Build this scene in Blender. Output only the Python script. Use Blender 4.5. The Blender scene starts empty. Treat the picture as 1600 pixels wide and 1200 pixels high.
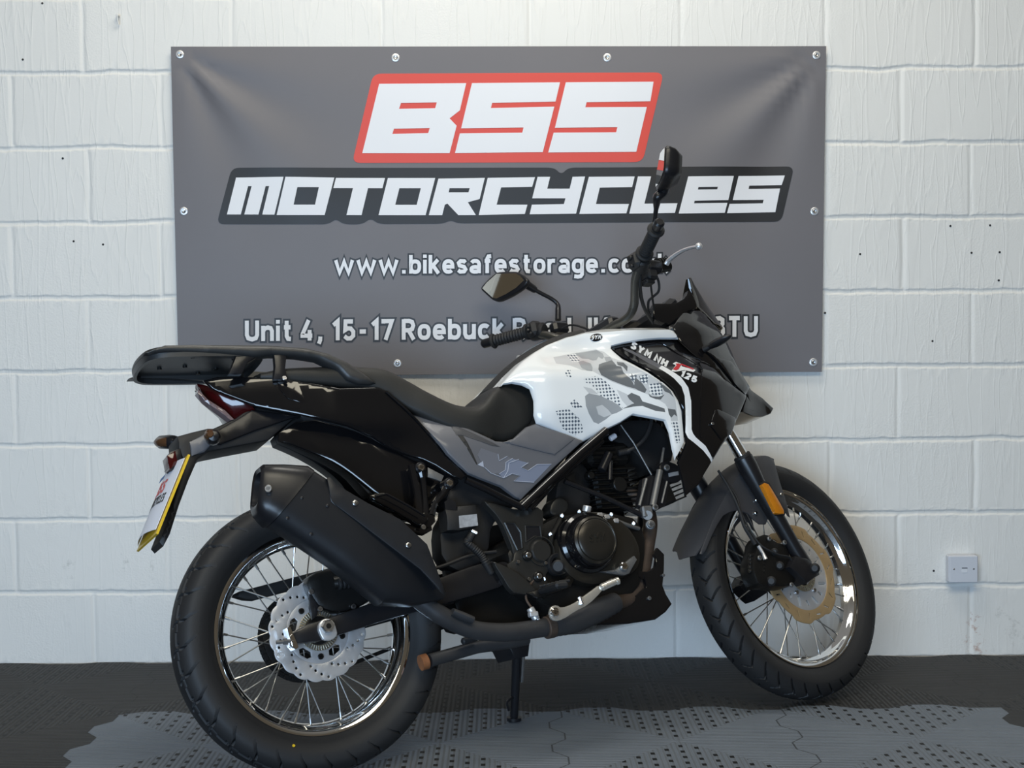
import bpy, math, random
import numpy as np
from mathutils import Vector, Matrix
from mathutils.geometry import delaunay_2d_cdt
random.seed(4)
rng = np.random.default_rng(7)
SC = bpy.context.scene
COL = SC.collection
rad = math.radians

# ------------------------------------------------------------------ camera
CAM_F = 2116.6                                  # focal length in pixels of a 1600 wide frame
CAM_C = np.array([0.0, -4.1187, 0.97146])
PITCH, YAW, ROLL = 0.0317893, 0.0066956, -0.0072865
cF = np.array([math.sin(YAW)*math.cos(PITCH), math.cos(YAW)*math.cos(PITCH), -math.sin(PITCH)])
_r = np.array([math.cos(YAW), -math.sin(YAW), 0.0]); _u = np.cross(_r, cF)
cR = math.cos(ROLL)*_r + math.sin(ROLL)*_u
cU = -math.sin(ROLL)*_r + math.cos(ROLL)*_u
cd = bpy.data.cameras.new('camera'); cam = bpy.data.objects.new('camera', cd); COL.objects.link(cam)
cd.sensor_width = 36.0; cd.lens = CAM_F/1600*36.0; cd.clip_end = 60
cam.matrix_world = Matrix([[cR[0], cU[0], -cF[0], CAM_C[0]], [cR[1], cU[1], -cF[1], CAM_C[1]], [cR[2], cU[2], -cF[2], CAM_C[2]], [0, 0, 0, 1]])
SC.camera = cam

# ------------------------------------------------------------------ world, lights, exposure
W = bpy.data.worlds.new('world'); SC.world = W; W.use_nodes = True
wn, wl = W.node_tree.nodes, W.node_tree.links
wn.clear()
wo = wn.new('ShaderNodeOutputWorld'); wb = wn.new('ShaderNodeBackground'); wt = wn.new('ShaderNodeTexCoord')
ws = wn.new('ShaderNodeSeparateXYZ'); wr = wn.new('ShaderNodeValToRGB'); wm = wn.new('ShaderNodeMath')
wm.operation = 'MULTIPLY_ADD'; wm.inputs[1].default_value = .5; wm.inputs[2].default_value = .5
wl.new(wt.outputs['Generated'], ws.inputs[0]); wl.new(ws.outputs['Z'], wm.inputs[0]); wl.new(wm.outputs[0], wr.inputs[0])
e = wr.color_ramp.elements
e[0].position = .40; e[0].color = (.030, .026, .022, 1)
e[1].position = .97; e[1].color = (.20, .195, .185, 1)
x_ = e.new(.55); x_.color = (.075, .062, .046, 1)
x_ = e.new(.82); x_.color = (.082, .070, .052, 1)
wl.new(wr.outputs[0], wb.inputs[0]); wb.inputs[1].default_value = 1.0
wl.new(wb.outputs[0], wo.inputs[0])

def area(name, loc, target, sx, sy, power, color):
    l = bpy.data.lights.new(name, 'AREA'); l.shape = 'RECTANGLE'; l.size = sx; l.size_y = sy
    l.energy = power; l.color = color
    o = bpy.data.objects.new(name, l); COL.objects.link(o); o.location = loc
    o.rotation_euler = (Vector(target)-Vector(loc)).to_track_quat('-Z', 'Y').to_euler()
    return o
area('ceiling_light', (0.0, -1.0, 3.15), (0.0, -.30, 0), 1.5, .5, 24, (1.0, .965, .88))
area('ceiling_light', (0.0, -3.6, 3.6), (0.0, -1.6, 0), 3.6, 1.0, 78, (1.0, .925, .74))
area('doorway_daylight', (-1.1, -5.8, .70), (0, 0, .25), 3.6, 1.3, 180, (.53, .74, 1.0))
SC.view_settings.view_transform = 'Standard'; SC.view_settings.look = 'None'
SC.view_settings.exposure = 0.0; SC.view_settings.gamma = 1.0; SC.view_settings.use_curve_mapping = False

# ------------------------------------------------------------------ frames: bike frame (X forward, Y left, Z up) and steered frame
BO = np.array([-0.4051705, -1.1137448, 0.0026896])
BM = np.array([[0.8991383, -0.4180456, -0.1295692], [0.4376646, 0.8588330, 0.2661870], [0.0, -0.2960467, 0.9551735]])
RHO, STEER = rad(26), 0.2012967
_a = np.array([-math.sin(RHO), 0, math.cos(RHO)])
_K = np.array([[0, -_a[2], _a[1]], [_a[2], 0, -_a[0]], [-_a[1], _a[0], 0]])
SM = np.eye(3)+math.sin(STEER)*_K+(1-math.cos(STEER))*_K@_K
WB, RTR, RTF = 1.36139, 0.3158, 0.3280
PIV = np.array([1.31132, 0, 0.3280])
I3 = np.eye(3); Z3 = np.zeros(3)
WORLD = (I3, Z3); BIKE = (BM, BO); FORK = (BM@SM, BO+BM@(PIV-SM@PIV))
def ray(u, v):
    x = (np.asarray(u, float)-800)/CAM_F; y = -(np.asarray(v, float)-600)/CAM_F
    return x[..., None]*cR+y[..., None]*cU+cF
def unproj(pts, fr, p0, n):
    """photo pixels -> points of frame fr lying on the plane through p0 with normal n (p0, n given in that frame)"""
    A, O = fr; pts = np.asarray(pts, float).reshape(-1, 2)
    r = ray(pts[:, 0], pts[:, 1])@A; o = (CAM_C-O)@A
    p0 = np.asarray(p0, float); n = np.asarray(n, float)
    t = ((p0-o)*n).sum(-1)/(r*n).sum(-1)
    return o+t[:, None]*r
def at(pts, y, fr=BIKE):
    """photo pixels -> points on y = const, or on the surface y = f(x, z)"""
    pts = np.asarray(pts, float).reshape(-1, 2); A, O = fr
    r = ray(pts[:, 0], pts[:, 1])@A; o = (CAM_C-O)@A
    if callable(y):
        yy = np.full(len(pts), -.14)
        for _ in range(14):
            t = (yy-o[1])/r[:, 1]; q = o+t[:, None]*r; yy = yy+.7*(y(q[:, 0], q[:, 2])-yy)
    else: yy = np.broadcast_to(np.asarray(y, float), (len(pts),))
    t = (yy-o[1])/r[:, 1]
    return o+t[:, None]*r
def p1(u, v, y, fr=BIKE): return at([(u, v)], y, fr)[0]
def s2b(p):                                           # steered frame -> bike frame
    return (np.asarray(p, float)-PIV)@SM.T+PIV
def Zm(ox, oy, k, *pts): return [(ox+a/k, oy+b/k) for a, b in pts]
def sstep(x, a, b):
    t = np.clip((x-a)/(b-a), 0, 1); return t*t*(3-2*t)

# ------------------------------------------------------------------ mesh builder
class MB:
    def __init__(s): s.v = []; s.f = []; s.m = []; s.n = 0
    def add(s, V, F, m=0):
        V = np.asarray(V, float); s.v.append(V); b = s.n
        s.f += [tuple(i+b for i in f) for f in F]; s.m += ([m]*len(F) if np.isscalar(m) else list(m)); s.n += len(V); return s
    def merge(s, o, m=None):
        s.add(o.V(), o.f, o.m if m is None else m); return s
    def V(s): return np.concatenate(s.v) if s.v else np.zeros((0, 3))
    def map(s, fn):
        o = MB(); o.add(fn(s.V()), s.f, s.m); return o
    def xf(s, A, t): return s.map(lambda V: V@np.asarray(A).T+np.asarray(t))
    def mirror(s):
        o = MB(); V = s.V().copy(); V[:, 1] *= -1; o.add(V, [f[::-1] for f in s.f], s.m); return o
    # --- shapes
    def tube(s, P, r, n=12, m=0, caps=True, smooth=0, flat=None):
        P = np.asarray(P, float)
        r = np.broadcast_to(np.asarray(r, float), (len(P),)).astype(float)
        if smooth:
            P, r = spline(P, r, smooth)
        T = np.gradient(P, axis=0); T /= np.linalg.norm(T, axis=1)[:, None]+1e-12
        up = np.array([0, 0, 1.0]) if abs(T[0][2]) < .9 else np.array([0, 1.0, 0])
        N = np.cross(T[0], up); N /= np.linalg.norm(N); V = []
        for i in range(len(P)):
            N = N-T[i]*(N@T[i]); N /= np.linalg.norm(N); Bn = np.cross(T[i], N)
            a = np.arange(n)*2*np.pi/n
            V.append(P[i]+r[i]*(np.cos(a)[:, None]*N+np.sin(a)[:, None]*Bn*(flat or 1)))
        F = [(i*n+j, i*n+(j+1) % n, (i+1)*n+(j+1) % n, (i+1)*n+j) for i in range(len(P)-1) for j in range(n)]
        if caps: F += [tuple(range(n))[::-1], tuple((len(P)-1)*n+j for j in range(n))]
        return s.add(np.concatenate(V), F, m)
    def cyl(s, a, b, r, n=20, m=0, bev=0.0):
        a, b = np.asarray(a, float), np.asarray(b, float); d = (b-a)/np.linalg.norm(b-a)
        if bev: return s.tube([a, a+d*1e-5, a+d*bev, b-d*bev, b-d*1e-5, b], [r-bev, r-bev, r, r, r-bev, r-bev], n, m)
        return s.tube([a, b], [r, r], n, m)
    def lathe(s, prof, n=64, m=0, closed=False, c=(0, 0, 0), th0=0.0, th1=2*math.pi):
        """profile of (radius, y) turned about the local y axis"""
        prof = np.asarray(prof, float); k = len(prof); full = abs(th1-th0-2*math.pi) < 1e-6
        a = th0+(th1-th0)*np.arange(n+(0 if full else 1))/n; na = len(a)
        V = np.stack([prof[None, :, 0]*np.cos(a)[:, None], np.broadcast_to(prof[None, :, 1], (na, k)), prof[None, :, 0]*np.sin(a)[:, None]], -1).reshape(-1, 3)+np.asarray(c, float)
        F = []
        for i in range(n):
            i2 = (i+1) % na
            for j in range(k if closed else k-1):
                j2 = (j+1) % k; F.append((i*k+j, i*k+j2, i2*k+j2, i2*k+j))
        return s.add(V, F, m)
    def box(s, c, size, ax=None, bev=.003, m=0):
        h = np.asarray(size, float)/2; bev = min(bev, *(h*.9)); V = []; idx = {}
        for sx in (-1, 1):
            for sy in (-1, 1):
                for sz in (-1, 1):
                    for k in range(3):
                        p = np.array([sx, sy, sz])*(h-bev); p[k] = (sx, sy, sz)[k]*h[k]
                        idx[(sx, sy, sz, k)] = len(V); V.append(p)
        F = []
        for k in range(3):
            for sg in (-1, 1):
                o = [d for d in range(3) if d != k]; q = []
                for a, b in ((-1, -1), (1, -1), (1, 1), (-1, 1)):
                    sn = [0, 0, 0]; sn[k] = sg; sn[o[0]] = a; sn[o[1]] = b; q.append(idx[(*sn, k)])
                F.append(tuple(q))
        for k in range(3):
            o = [d for d in range(3) if d != k]
            for a in (-1, 1):
                for b in (-1, 1):
                    q = []
                    for t, kk in ((-1, o[0]), (1, o[0]), (1, o[1]), (-1, o[1])):
                        sn = [0, 0, 0]; sn[k] = t; sn[o[0]] = a; sn[o[1]] = b; q.append(idx[(*sn, kk)])
                    F.append(tuple(q))
        for sx in (-1, 1):
            for sy in (-1, 1):
                for sz in (-1, 1): F.append(tuple(idx[(sx, sy, sz, k)] for k in range(3)))
        V = np.array(V)
        if ax is not None: V = V@np.asarray(ax, float)
        return s.add(V+np.asarray(c, float), F, m)
    def loft(s, rings, m=0, closed=True, caps=True):
        k = len(rings[0]); V = np.concatenate([np.asarray(r, float) for r in rings]); F = []
        for i in range(len(rings)-1):
            for j in range(k if closed else k-1):
                j2 = (j+1) % k; F.append((i*k+j, i*k+j2, (i+1)*k+j2, (i+1)*k+j))
        if caps and closed: F += [tuple(range(k))[::-1], tuple((len(rings)-1)*k+j for j in range(k))]
        return s.add(V, F, m)
    def ball(s, c, r, n=14, m=0, sc=(1, 1, 1)):
        a = np.linspace(-np.pi/2, np.pi/2, n//2+1)
        V = MB().lathe(np.stack([np.cos(a), np.sin(a)], 1), n).V()
        M_ = MB().lathe(np.stack([np.cos(a)*r, np.sin(a)*r], 1), n, m)
        return s.merge(M_.map(lambda V: V*np.asarray(sc)+np.asarray(c)))

def spline(P, r, k):
    """Catmull-Rom, k samples per segment"""
    P = np.asarray(P, float); r = np.asarray(r, float); Q = np.concatenate([[2*P[0]-P[1]], P, [2*P[-1]-P[-2]]]); out = []; ro = []
    for i in range(len(P)-1):
        a, b, c, d = Q[i:i+4]
        for t in np.arange(k)/k:
            out.append(.5*((2*b)+(-a+c)*t+(2*a-5*b+4*c-d)*t*t+(-a+3*b-3*c+d)*t**3)); ro.append(r[i]+(r[i+1]-r[i])*t)
    out.append(P[-1]); ro.append(r[-1])
    return np.array(out), np.array(ro)
def chaikin(P, n=1, q=.25):
    P = np.asarray(P, float)
    for _ in range(n):
        N = np.roll(P, -1, 0); P = np.stack([P*(1-q)+N*q, P*q+N*(1-q)], 1).reshape(-1, P.shape[1])
    return P
def resample(P, res):
    out = []
    for a, b in zip(P, np.roll(P, -1, 0)):
        k = max(1, int(math.ceil(np.linalg.norm(b-a)/res)))
        for i in range(k): out.append(a+(b-a)*i/k)
    return np.array(out)
def inside(Q, P):
    x, y = Q[:, 0], Q[:, 1]; c = np.zeros(len(Q), bool)
    for (x1, y1), (x2, y2) in zip(P, np.roll(P, -1, 0)):
        if y1 == y2: continue
        k = ((y1 > y) != (y2 > y)) & (x < (x2-x1)*(y-y1)/(y2-y1)+x1); c ^= k
    return c
def segdist(Q, P):
    d = np.full(len(Q), 1e9)
    for a, b in zip(P, np.roll(P, -1, 0)):
        ab = b-a; t = np.clip(((Q-a)@ab)/(ab@ab+1e-15), 0, 1)
        d = np.minimum(d, np.linalg.norm(Q-(a+t[:, None]*ab), axis=1))
    return d
def shell2d(out, yf, thick, res=.022, edge=.004, holes=(), decals=(), outmat=0, backmat=None):
    """plate whose outline lies in local (x, z); front at y = yf(x, z), back further along +y by thick, rounded rim, decals = [(outline, material)]"""
    out = np.asarray(out, float); f = yf if callable(yf) else (lambda x, z: np.full(np.shape(x), float(yf)))
    loops = [resample(out, res)]+[resample(np.asarray(h, float), res) for h in holes]
    pts = []; edges = []
    def addloop(L):
        b = len(pts); pts.extend(L.tolist()); edges.extend([(b+i, b+(i+1) % len(L)) for i in range(len(L))])
    for L in loops: addloop(L)
    for D, mi in decals: addloop(resample(np.asarray(D, float), res*1.5))
    lo, hi = out.min(0), out.max(0)
    gx, gy = np.meshgrid(np.arange(lo[0]+res/2, hi[0], res), np.arange(lo[1]+res/2, hi[1], res))
    G = np.stack([gx.ravel(), gy.ravel()], 1)
    def dist(Q):
        d = segdist(Q, loops[0])
        for h in loops[1:]: d = np.minimum(d, segdist(Q, h))
        return d
    def isin(Q):
        k = inside(Q, loops[0])
        for h in loops[1:]: k &= ~inside(Q, h)
        return k
    if len(G):
        k = isin(G); G = G[k]
        if len(G): G = G[dist(G) > max(res*.55, edge*1.3)]
        pts.extend(G.tolist())
    if edge > 0:
        for fr_ in (.3, 1.0):
            for L in loops:
                t = np.roll(L, -1, 0)-np.roll(L, 1, 0); t /= np.linalg.norm(t, axis=1)[:, None]+1e-12
                nrm = np.stack([-t[:, 1], t[:, 0]], 1)
                for sg in (1, -1):
                    Q = L+sg*nrm*edge*fr_; ok = isin(Q)
                    if ok.any():
                        Q = Q[ok]; Q = Q[dist(Q) > edge*fr_*.9]; pts.extend(Q.tolist())
    res_ = delaunay_2d_cdt([Vector(p) for p in pts], edges, [], 4 if holes else 1, 1e-6)
    V2 = np.array([tuple(v) for v in res_[0]]); T = [tuple(t) for t in res_[2]]
    if holes or decals:
        C = np.array([V2[list(t)].mean(0) for t in T]); ok = isin(C); T = [t for t, k in zip(T, ok) if k]; C = C[ok]
    area2 = lambda t: (V2[t[1]][0]-V2[t[0]][0])*(V2[t[2]][1]-V2[t[0]][1])-(V2[t[2]][0]-V2[t[0]][0])*(V2[t[1]][1]-V2[t[0]][1])
    T = [t if area2(t) > 0 else t[::-1] for t in T]
    mi = np.full(len(T), outmat)
    if decals:
        C = np.array([V2[list(t)].mean(0) for t in T])
        for D, mm in decals: mi[inside(C, np.asarray(D, float))] = mm
    y = f(V2[:, 0], V2[:, 1])
    if edge > 0:
        d = np.minimum(dist(V2), edge); y = y+edge*(1-np.sqrt(np.maximum(0, 1-(1-d/edge)**2)))*min(1, abs(thick)/edge*.8)
    n = len(V2); Fv = np.stack([V2[:, 0], y, V2[:, 1]], 1); Bv = np.stack([V2[:, 0], np.maximum(y, f(V2[:, 0], V2[:, 1])+thick), V2[:, 1]], 1)
    cnt = {}
    for t in T:
        for a, b in ((t[0], t[1]), (t[1], t[2]), (t[2], t[0])): cnt[(a, b)] = 1
    rim = [(a, b) for a, b in cnt if (b, a) not in cnt]
    F = list(T)+[(t[0]+n, t[2]+n, t[1]+n) for t in T]+[(a, a+n, b+n, b) for a, b in rim]
    bm_ = outmat if backmat is None else backmat
    M_ = MB(); M_.add(np.concatenate([Fv, Bv]), F, list(mi)+[bm_]*len(T)+[bm_]*len(rim)); return M_
def shell(px, y, thick, fr=BIKE, rnd=0, decals=(), holes=(), **k):
    """the same plate with its outlines given as photo pixels seen at the surface y (bike or steered frame)"""
    def loop(q, r):
        q = np.asarray(q, float)
        if r: q = chaikin(q, r)
        return at(q, y, fr)[:, [0, 2]]
    M_ = shell2d(loop(px, rnd), y, thick, holes=[loop(h, rnd) for h in holes], decals=[(loop(d, 0), mm) for d, mm in decals], **k)
    return M_.map(s2b) if fr is FORK else M_

# ------------------------------------------------------------------ materials
def mat(name, col, rough=.5, metal=0.0, coat=0.0, spec=.5, bump=0.0, bscale=80, var=.06, rvar=.08, trans=0.0, ior=1.45, vscale=14, alpha=1.0):
    m = bpy.data.materials.new(name); m.use_nodes = True; nt = m.node_tree; nd, lk = nt.nodes, nt.links
    b = nd['Principled BSDF']
    tc = nd.new('ShaderNodeTexCoord'); nz = nd.new('ShaderNodeTexNoise'); nz.inputs['Scale'].default_value = vscale; nz.inputs['Detail'].default_value = 5
    lk.new(tc.outputs['Object'], nz.inputs['Vector'])
    mx = nd.new('ShaderNodeMix'); mx.data_type = 'RGBA'; c = np.array(col[:3])
    mx.inputs[6].default_value = (*np.clip(c*(1-var), 0, 1), 1); mx.inputs[7].default_value = (*np.clip(c*(1+var), 0, 1), 1)
    lk.new(nz.outputs['Fac'], mx.inputs[0]); lk.new(mx.outputs[2], b.inputs['Base Color'])
    mr = nd.new('ShaderNodeMapRange'); mr.inputs['To Min'].default_value = max(.02, rough*(1-rvar)); mr.inputs['To Max'].default_value = min(1, rough*(1+rvar))
    lk.new(nz.outputs['Fac'], mr.inputs['Value']); lk.new(mr.outputs['Result'], b.inputs['Roughness'])
    b.inputs['Metallic'].default_value = metal; b.inputs['Coat Weight'].default_value = coat; b.inputs['Coat Roughness'].default_value = .06
    b.inputs['Specular IOR Level'].default_value = spec; b.inputs['Transmission Weight'].default_value = trans; b.inputs['IOR'].default_value = ior; b.inputs['Alpha'].default_value = alpha
    if bump:
        n2 = nd.new('ShaderNodeTexNoise'); n2.inputs['Scale'].default_value = bscale; n2.inputs['Detail'].default_value = 3; lk.new(tc.outputs['Object'], n2.inputs['Vector'])
        bp = nd.new('ShaderNodeBump'); bp.inputs['Strength'].default_value = bump; bp.inputs['Distance'].default_value = .002
        lk.new(n2.outputs['Fac'], bp.inputs['Height']); lk.new(bp.outputs['Normal'], b.inputs['Normal'])
    return m
M = {}
M['white'] = mat('white_gloss_paint', (.80, .82, .83), .18, coat=.6, var=.01)
M['gloss'] = mat('black_gloss_plastic', (.006, .006, .007), .11, coat=.5, spec=.5, var=.1)
M['satin'] = mat('black_satin_paint', (.012, .012, .014), .30, var=.1)
M['matte'] = mat('black_matte_plastic', (.014, .014, .015), .52, bump=.12, bscale=400)
M['exh'] = mat('black_exhaust_coating', (.016, .017, .020), .42, metal=.25, bump=.05, bscale=600)
M['grey'] = mat('graphite_grey_paint', (.115, .117, .130), .34, coat=.15, var=.03)
M['fend'] = mat('dark_grey_fender_plastic', (.055, .056, .062), .42, bump=.05, bscale=500)
M['seat'] = mat('black_seat_vinyl', (.020, .020, .019), .50, bump=.25, bscale=500)
M['pad'] = mat('dimpled_black_vinyl', (.018, .018, .018), .6, bump=.9, bscale=170)
M['rub'] = mat('tyre_rubber', (.016, .016, .017), .60, bump=.12, bscale=250)
M['chrome'] = mat('chrome', (.86, .87, .88), .06, metal=1, var=.01)
M['steel'] = mat('brushed_steel', (.62, .62, .63), .32, metal=.55, bump=.05, bscale=300)
M['spoke'] = mat('spoke_steel', (.55, .55, .54), .28, metal=1)
M['gold'] = mat('bronze_disc', (.45, .31, .16), .42, metal=.35)
M['alloy'] = mat('polished_alloy', (.82, .78, .70), .24, metal=.75)
M['castblk'] = mat('black_engine_casting', (.013, .0125, .012), .36, metal=.35, bump=.10, bscale=350)
M['cover'] = mat('bronze_black_engine_cover', (.040, .036, .030), .30, metal=.55)
M['castgrey'] = mat('grey_casting', (.20, .20, .20), .45, metal=.6, bump=.2, bscale=300)
M['rust'] = mat('heat_stained_pipe', (.085, .060, .046), .62, metal=.35, var=.5, vscale=30, bump=.2)
M['rustcap'] = mat('rusty_end', (.25, .095, .035), .75, var=.5, vscale=60, bump=.3)
M['pipe'] = mat('grey_black_pipe', (.055, .055, .058), .45, metal=.4, var=.25, vscale=20)
M['red'] = mat('red_lens', (.040, .002, .003), .10, coat=.6, var=.2)
M['clear'] = mat('clear_grey_lens', (.20, .14, .14), .10, coat=.4)
M['amber'] = mat('amber_reflector', (.55, .19, .01), .25, coat=.4, var=.15, vscale=120)
M['mirror'] = mat('mirror_glass', (.80, .78, .72), .02, metal=1, var=.0)
M['screen'] = mat('dark_smoked_screen', (.012, .011, .009), .06, coat=.5)
M['yellow'] = mat('yellow_plate', (.72, .46, .02), .35)
M['paper'] = mat('white_paper', (.76, .78, .86), .6, var=.02)
M['ink_red'] = mat('red_ink', (.62, .10, .09), .6)
M['ink_blk'] = mat('black_ink', (.02, .02, .02), .6)
M['ink_blue'] = mat('blue_ink', (.05, .16, .40), .6)
M['label'] = mat('grey_label', (.32, .33, .35), .4, var=.5, vscale=90)
M['logo'] = mat('slate_blue_decal', (.175, .20, .27), .32, coat=.15)
M['logol'] = mat('pale_blue_line', (.36, .39, .47), .35)
M['t_red'] = mat('red_decal', (.55, .02, .03), .25)
M['t_white'] = mat('white_decal', (.82, .83, .84), .3, var=.01)
M['camo1'] = mat('mid_grey_camo', (.13, .14, .15), .2, coat=.5, var=.25)
M['camo2'] = mat('light_grey_camo', (.33, .35, .37), .2, coat=.5, var=.06)
M['camo3'] = mat('pale_grey_camo', (.56, .58, .60), .2, coat=.5, var=.04)
M['bar'] = mat('titanium_grey_tube', (.10, .098, .088), .28, metal=.7)
M['ember'] = mat('smoked_amber_lens', (.085, .040, .018), .2, coat=.4)
M['logof'] = mat('faint_slate_decal', (.140, .145, .168), .33, coat=.15)
M['rack'] = mat('textured_black_rack', (.026, .027, .028), .42, spec=.8, bump=.12, bscale=500)
M['plate'] = mat('dark_cast_plate', (.030, .029, .027), .34, metal=.3, bump=.08, bscale=350)
M['bolt'] = mat('bolt_steel', (.50, .50, .50), .3, metal=1)
M['ring'] = mat('brass_toned_sensor_ring', (.55, .50, .38), .35, metal=1)
def dots_mat(name, base, dot, per, thr):
    """half-tone: round dots on a square lattice in the object's x and z"""
    m = mat(name, base, .2, coat=.5, var=.01); nt = m.node_tree; nd, lk = nt.nodes, nt.links; b = nd['Principled BSDF']
    tc = nd.new('ShaderNodeTexCoord'); sp = nd.new('ShaderNodeSeparateXYZ'); lk.new(tc.outputs['Object'], sp.inputs[0])
    def mth(op, a, bb=None, c=None):
        n = nd.new('ShaderNodeMath'); n.operation = op
        for i, q in enumerate((a, bb, c)):
            if q is None: continue
            if isinstance(q, (int, float)): n.inputs[i].default_value = q
            else: lk.new(q, n.inputs[i])
        return n.outputs[0]
    cx = mth('COSINE', mth('MULTIPLY', sp.outputs['X'], 2*math.pi/per)); cz = mth('COSINE', mth('MULTIPLY', sp.outputs['Z'], 2*math.pi/per))
    nz = nd.new('ShaderNodeTexNoise'); nz.inputs['Scale'].default_value = 14; lk.new(tc.outputs['Object'], nz.inputs['Vector'])
    s_ = mth('ADD', mth('ADD', cx, cz), mth('MULTIPLY_ADD', nz.outputs['Fac'], 3.0, -1.5))
    k = mth('GREATER_THAN', s_, thr)
    mx = nd.new('ShaderNodeMix'); mx.data_type = 'RGBA'; mx.inputs[6].default_value = (*base, 1); mx.inputs[7].default_value = (*dot, 1)
    lk.new(k, mx.inputs[0]); lk.new(mx.outputs[2], b.inputs['Base Color']); return m
M['dots'] = dots_mat('halftone_camo', (.78, .80, .81), (.10, .13, .17), .0088, .35)

# ------------------------------------------------------------------ object helpers
def finish(name, mb, mats, parent=None, sharp=35, origin=None):
    me = bpy.data.meshes.new(name); V = mb.V()
    c = (V.min(0)+V.max(0))/2 if origin is None else np.asarray(origin, float)
    me.from_pydata((V-c).tolist(), [], mb.f); me.polygons.foreach_set('material_index', mb.m); me.update()
    import bmesh
    b = bmesh.new(); b.from_mesh(me); bmesh.ops.remove_doubles(b, verts=b.verts, dist=1e-6); bmesh.ops.recalc_face_normals(b, faces=b.faces); b.to_mesh(me); b.free()
    for m in (mats if isinstance(mats, (list, tuple)) else [mats]): me.materials.append(M[m] if isinstance(m, str) else m)
    me.polygons.foreach_set('use_smooth', [True]*len(me.polygons)); me.set_sharp_from_angle(angle=rad(sharp)); me.update()
    o = bpy.data.objects.new(name, me); COL.objects.link(o)
    ABS[o.name] = c
    if parent is not None:
        o.parent = parent; o.location = c-ABS[parent.name]
    else: o.location = c
    return o
ABS = {}
def tag(o, label=None, cat=None, group=None, kind=None):
    for k, v in (('label', label), ('category', cat), ('group', group), ('kind', kind)):
        if v: o[k] = v
    return o
def thin(V, F, nrm, t):
    """flat faces -> sheet of thickness t"""
    n = len(V); V = np.asarray(V); cnt = set()
    for f in F:
        for a, b in zip(f, f[1:]+f[:1]): cnt.add((a, b))
    rim = [(a, b) for a, b in cnt if (b, a) not in cnt]
    o = MB(); o.add(np.concatenate([V, V+np.asarray(nrm)*t]), list(F)+[tuple(i+n for i in f[::-1]) for f in F]+[(a, b, b+n, a+n) for a, b in rim]); return o
# ------------------------------------------------------------------ node expressions
class Ex:
    nt = None
    def __init__(s, o): s.o = o
    @staticmethod
    def op(k, *a):
        n = Ex.nt.nodes.new('ShaderNodeMath'); n.operation = k
        for i, q in enumerate(a):
            if isinstance(q, Ex): Ex.nt.links.new(q.o, n.inputs[i])
            else: n.inputs[i].default_value = float(q)
        return Ex(n.outputs[0])
    def __add__(s, b): return Ex.op('ADD', s, b)
    def __sub__(s, b): return Ex.op('SUBTRACT', s, b)
    def __rsub__(s, b): return Ex.op('SUBTRACT', b, s)
    def __mul__(s, b): return Ex.op('MULTIPLY', s, b)
    __radd__ = __add__; __rmul__ = __mul__
    def __gt__(s, b): return Ex.op('GREATER_THAN', s, b)
    def __lt__(s, b): return Ex.op('LESS_THAN', s, b)
    def abs(s): return Ex.op('ABSOLUTE', s)
    def cos(s): return Ex.op('COSINE', s)
    def floor(s): return Ex.op('FLOOR', s)
    def round(s): return Ex.op('ROUND', s)
    def frac(s): return Ex.op('FRACT', s)
    def max(s, b): return Ex.op('MAXIMUM', s, b)
    def min(s, b): return Ex.op('MINIMUM', s, b)
    def clamp(s): return s.max(0).min(1)
def nmix(f, a, b):
    n = Ex.nt.nodes.new('ShaderNodeMix'); n.data_type = 'RGBA'
    for i, q in ((0, f), (6, a), (7, b)):
        if isinstance(q, Ex): Ex.nt.links.new(q.o, n.inputs[i])
        elif isinstance(q, (int, float)): n.inputs[i].default_value = q
        else: n.inputs[i].default_value = (*q, 1)
    return Ex(n.outputs[2])
def nnoise(vec, scale, detail=3, rough=.5):
    n = Ex.nt.nodes.new('ShaderNodeTexNoise'); n.inputs['Scale'].default_value = scale; n.inputs['Detail'].default_value = detail; n.inputs['Roughness'].default_value = rough
    Ex.nt.links.new(vec, n.inputs['Vector']); return Ex(n.outputs['Fac'])
def nvec(x, y, z):
    n = Ex.nt.nodes.new('ShaderNodeCombineXYZ')
    for i, q in enumerate((x, y, z)):
        if isinstance(q, Ex): Ex.nt.links.new(q.o, n.inputs[i])
        else: n.inputs[i].default_value = q
    return n.outputs[0]
def newmat(name):
    m = bpy.data.materials.new(name); m.use_nodes = True; Ex.nt = m.node_tree
    tc = Ex.nt.nodes.new('ShaderNodeTexCoord'); sp = Ex.nt.nodes.new('ShaderNodeSeparateXYZ'); Ex.nt.links.new(tc.outputs['Object'], sp.inputs[0])
    return m, Ex.nt.nodes['Principled BSDF'], tc.outputs['Object'], Ex(sp.outputs['X']), Ex(sp.outputs['Y']), Ex(sp.outputs['Z'])
def plug(b, k, e_): Ex.nt.links.new(e_.o, b.inputs[k])
def nbump(b, h, dist, strength=1.0):
    n = Ex.nt.nodes.new('ShaderNodeBump'); n.inputs['Strength'].default_value = strength; n.inputs['Distance'].default_value = dist
    Ex.nt.links.new(h.o, n.inputs['Height']); Ex.nt.links.new(n.outputs['Normal'], b.inputs['Normal'])

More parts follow.
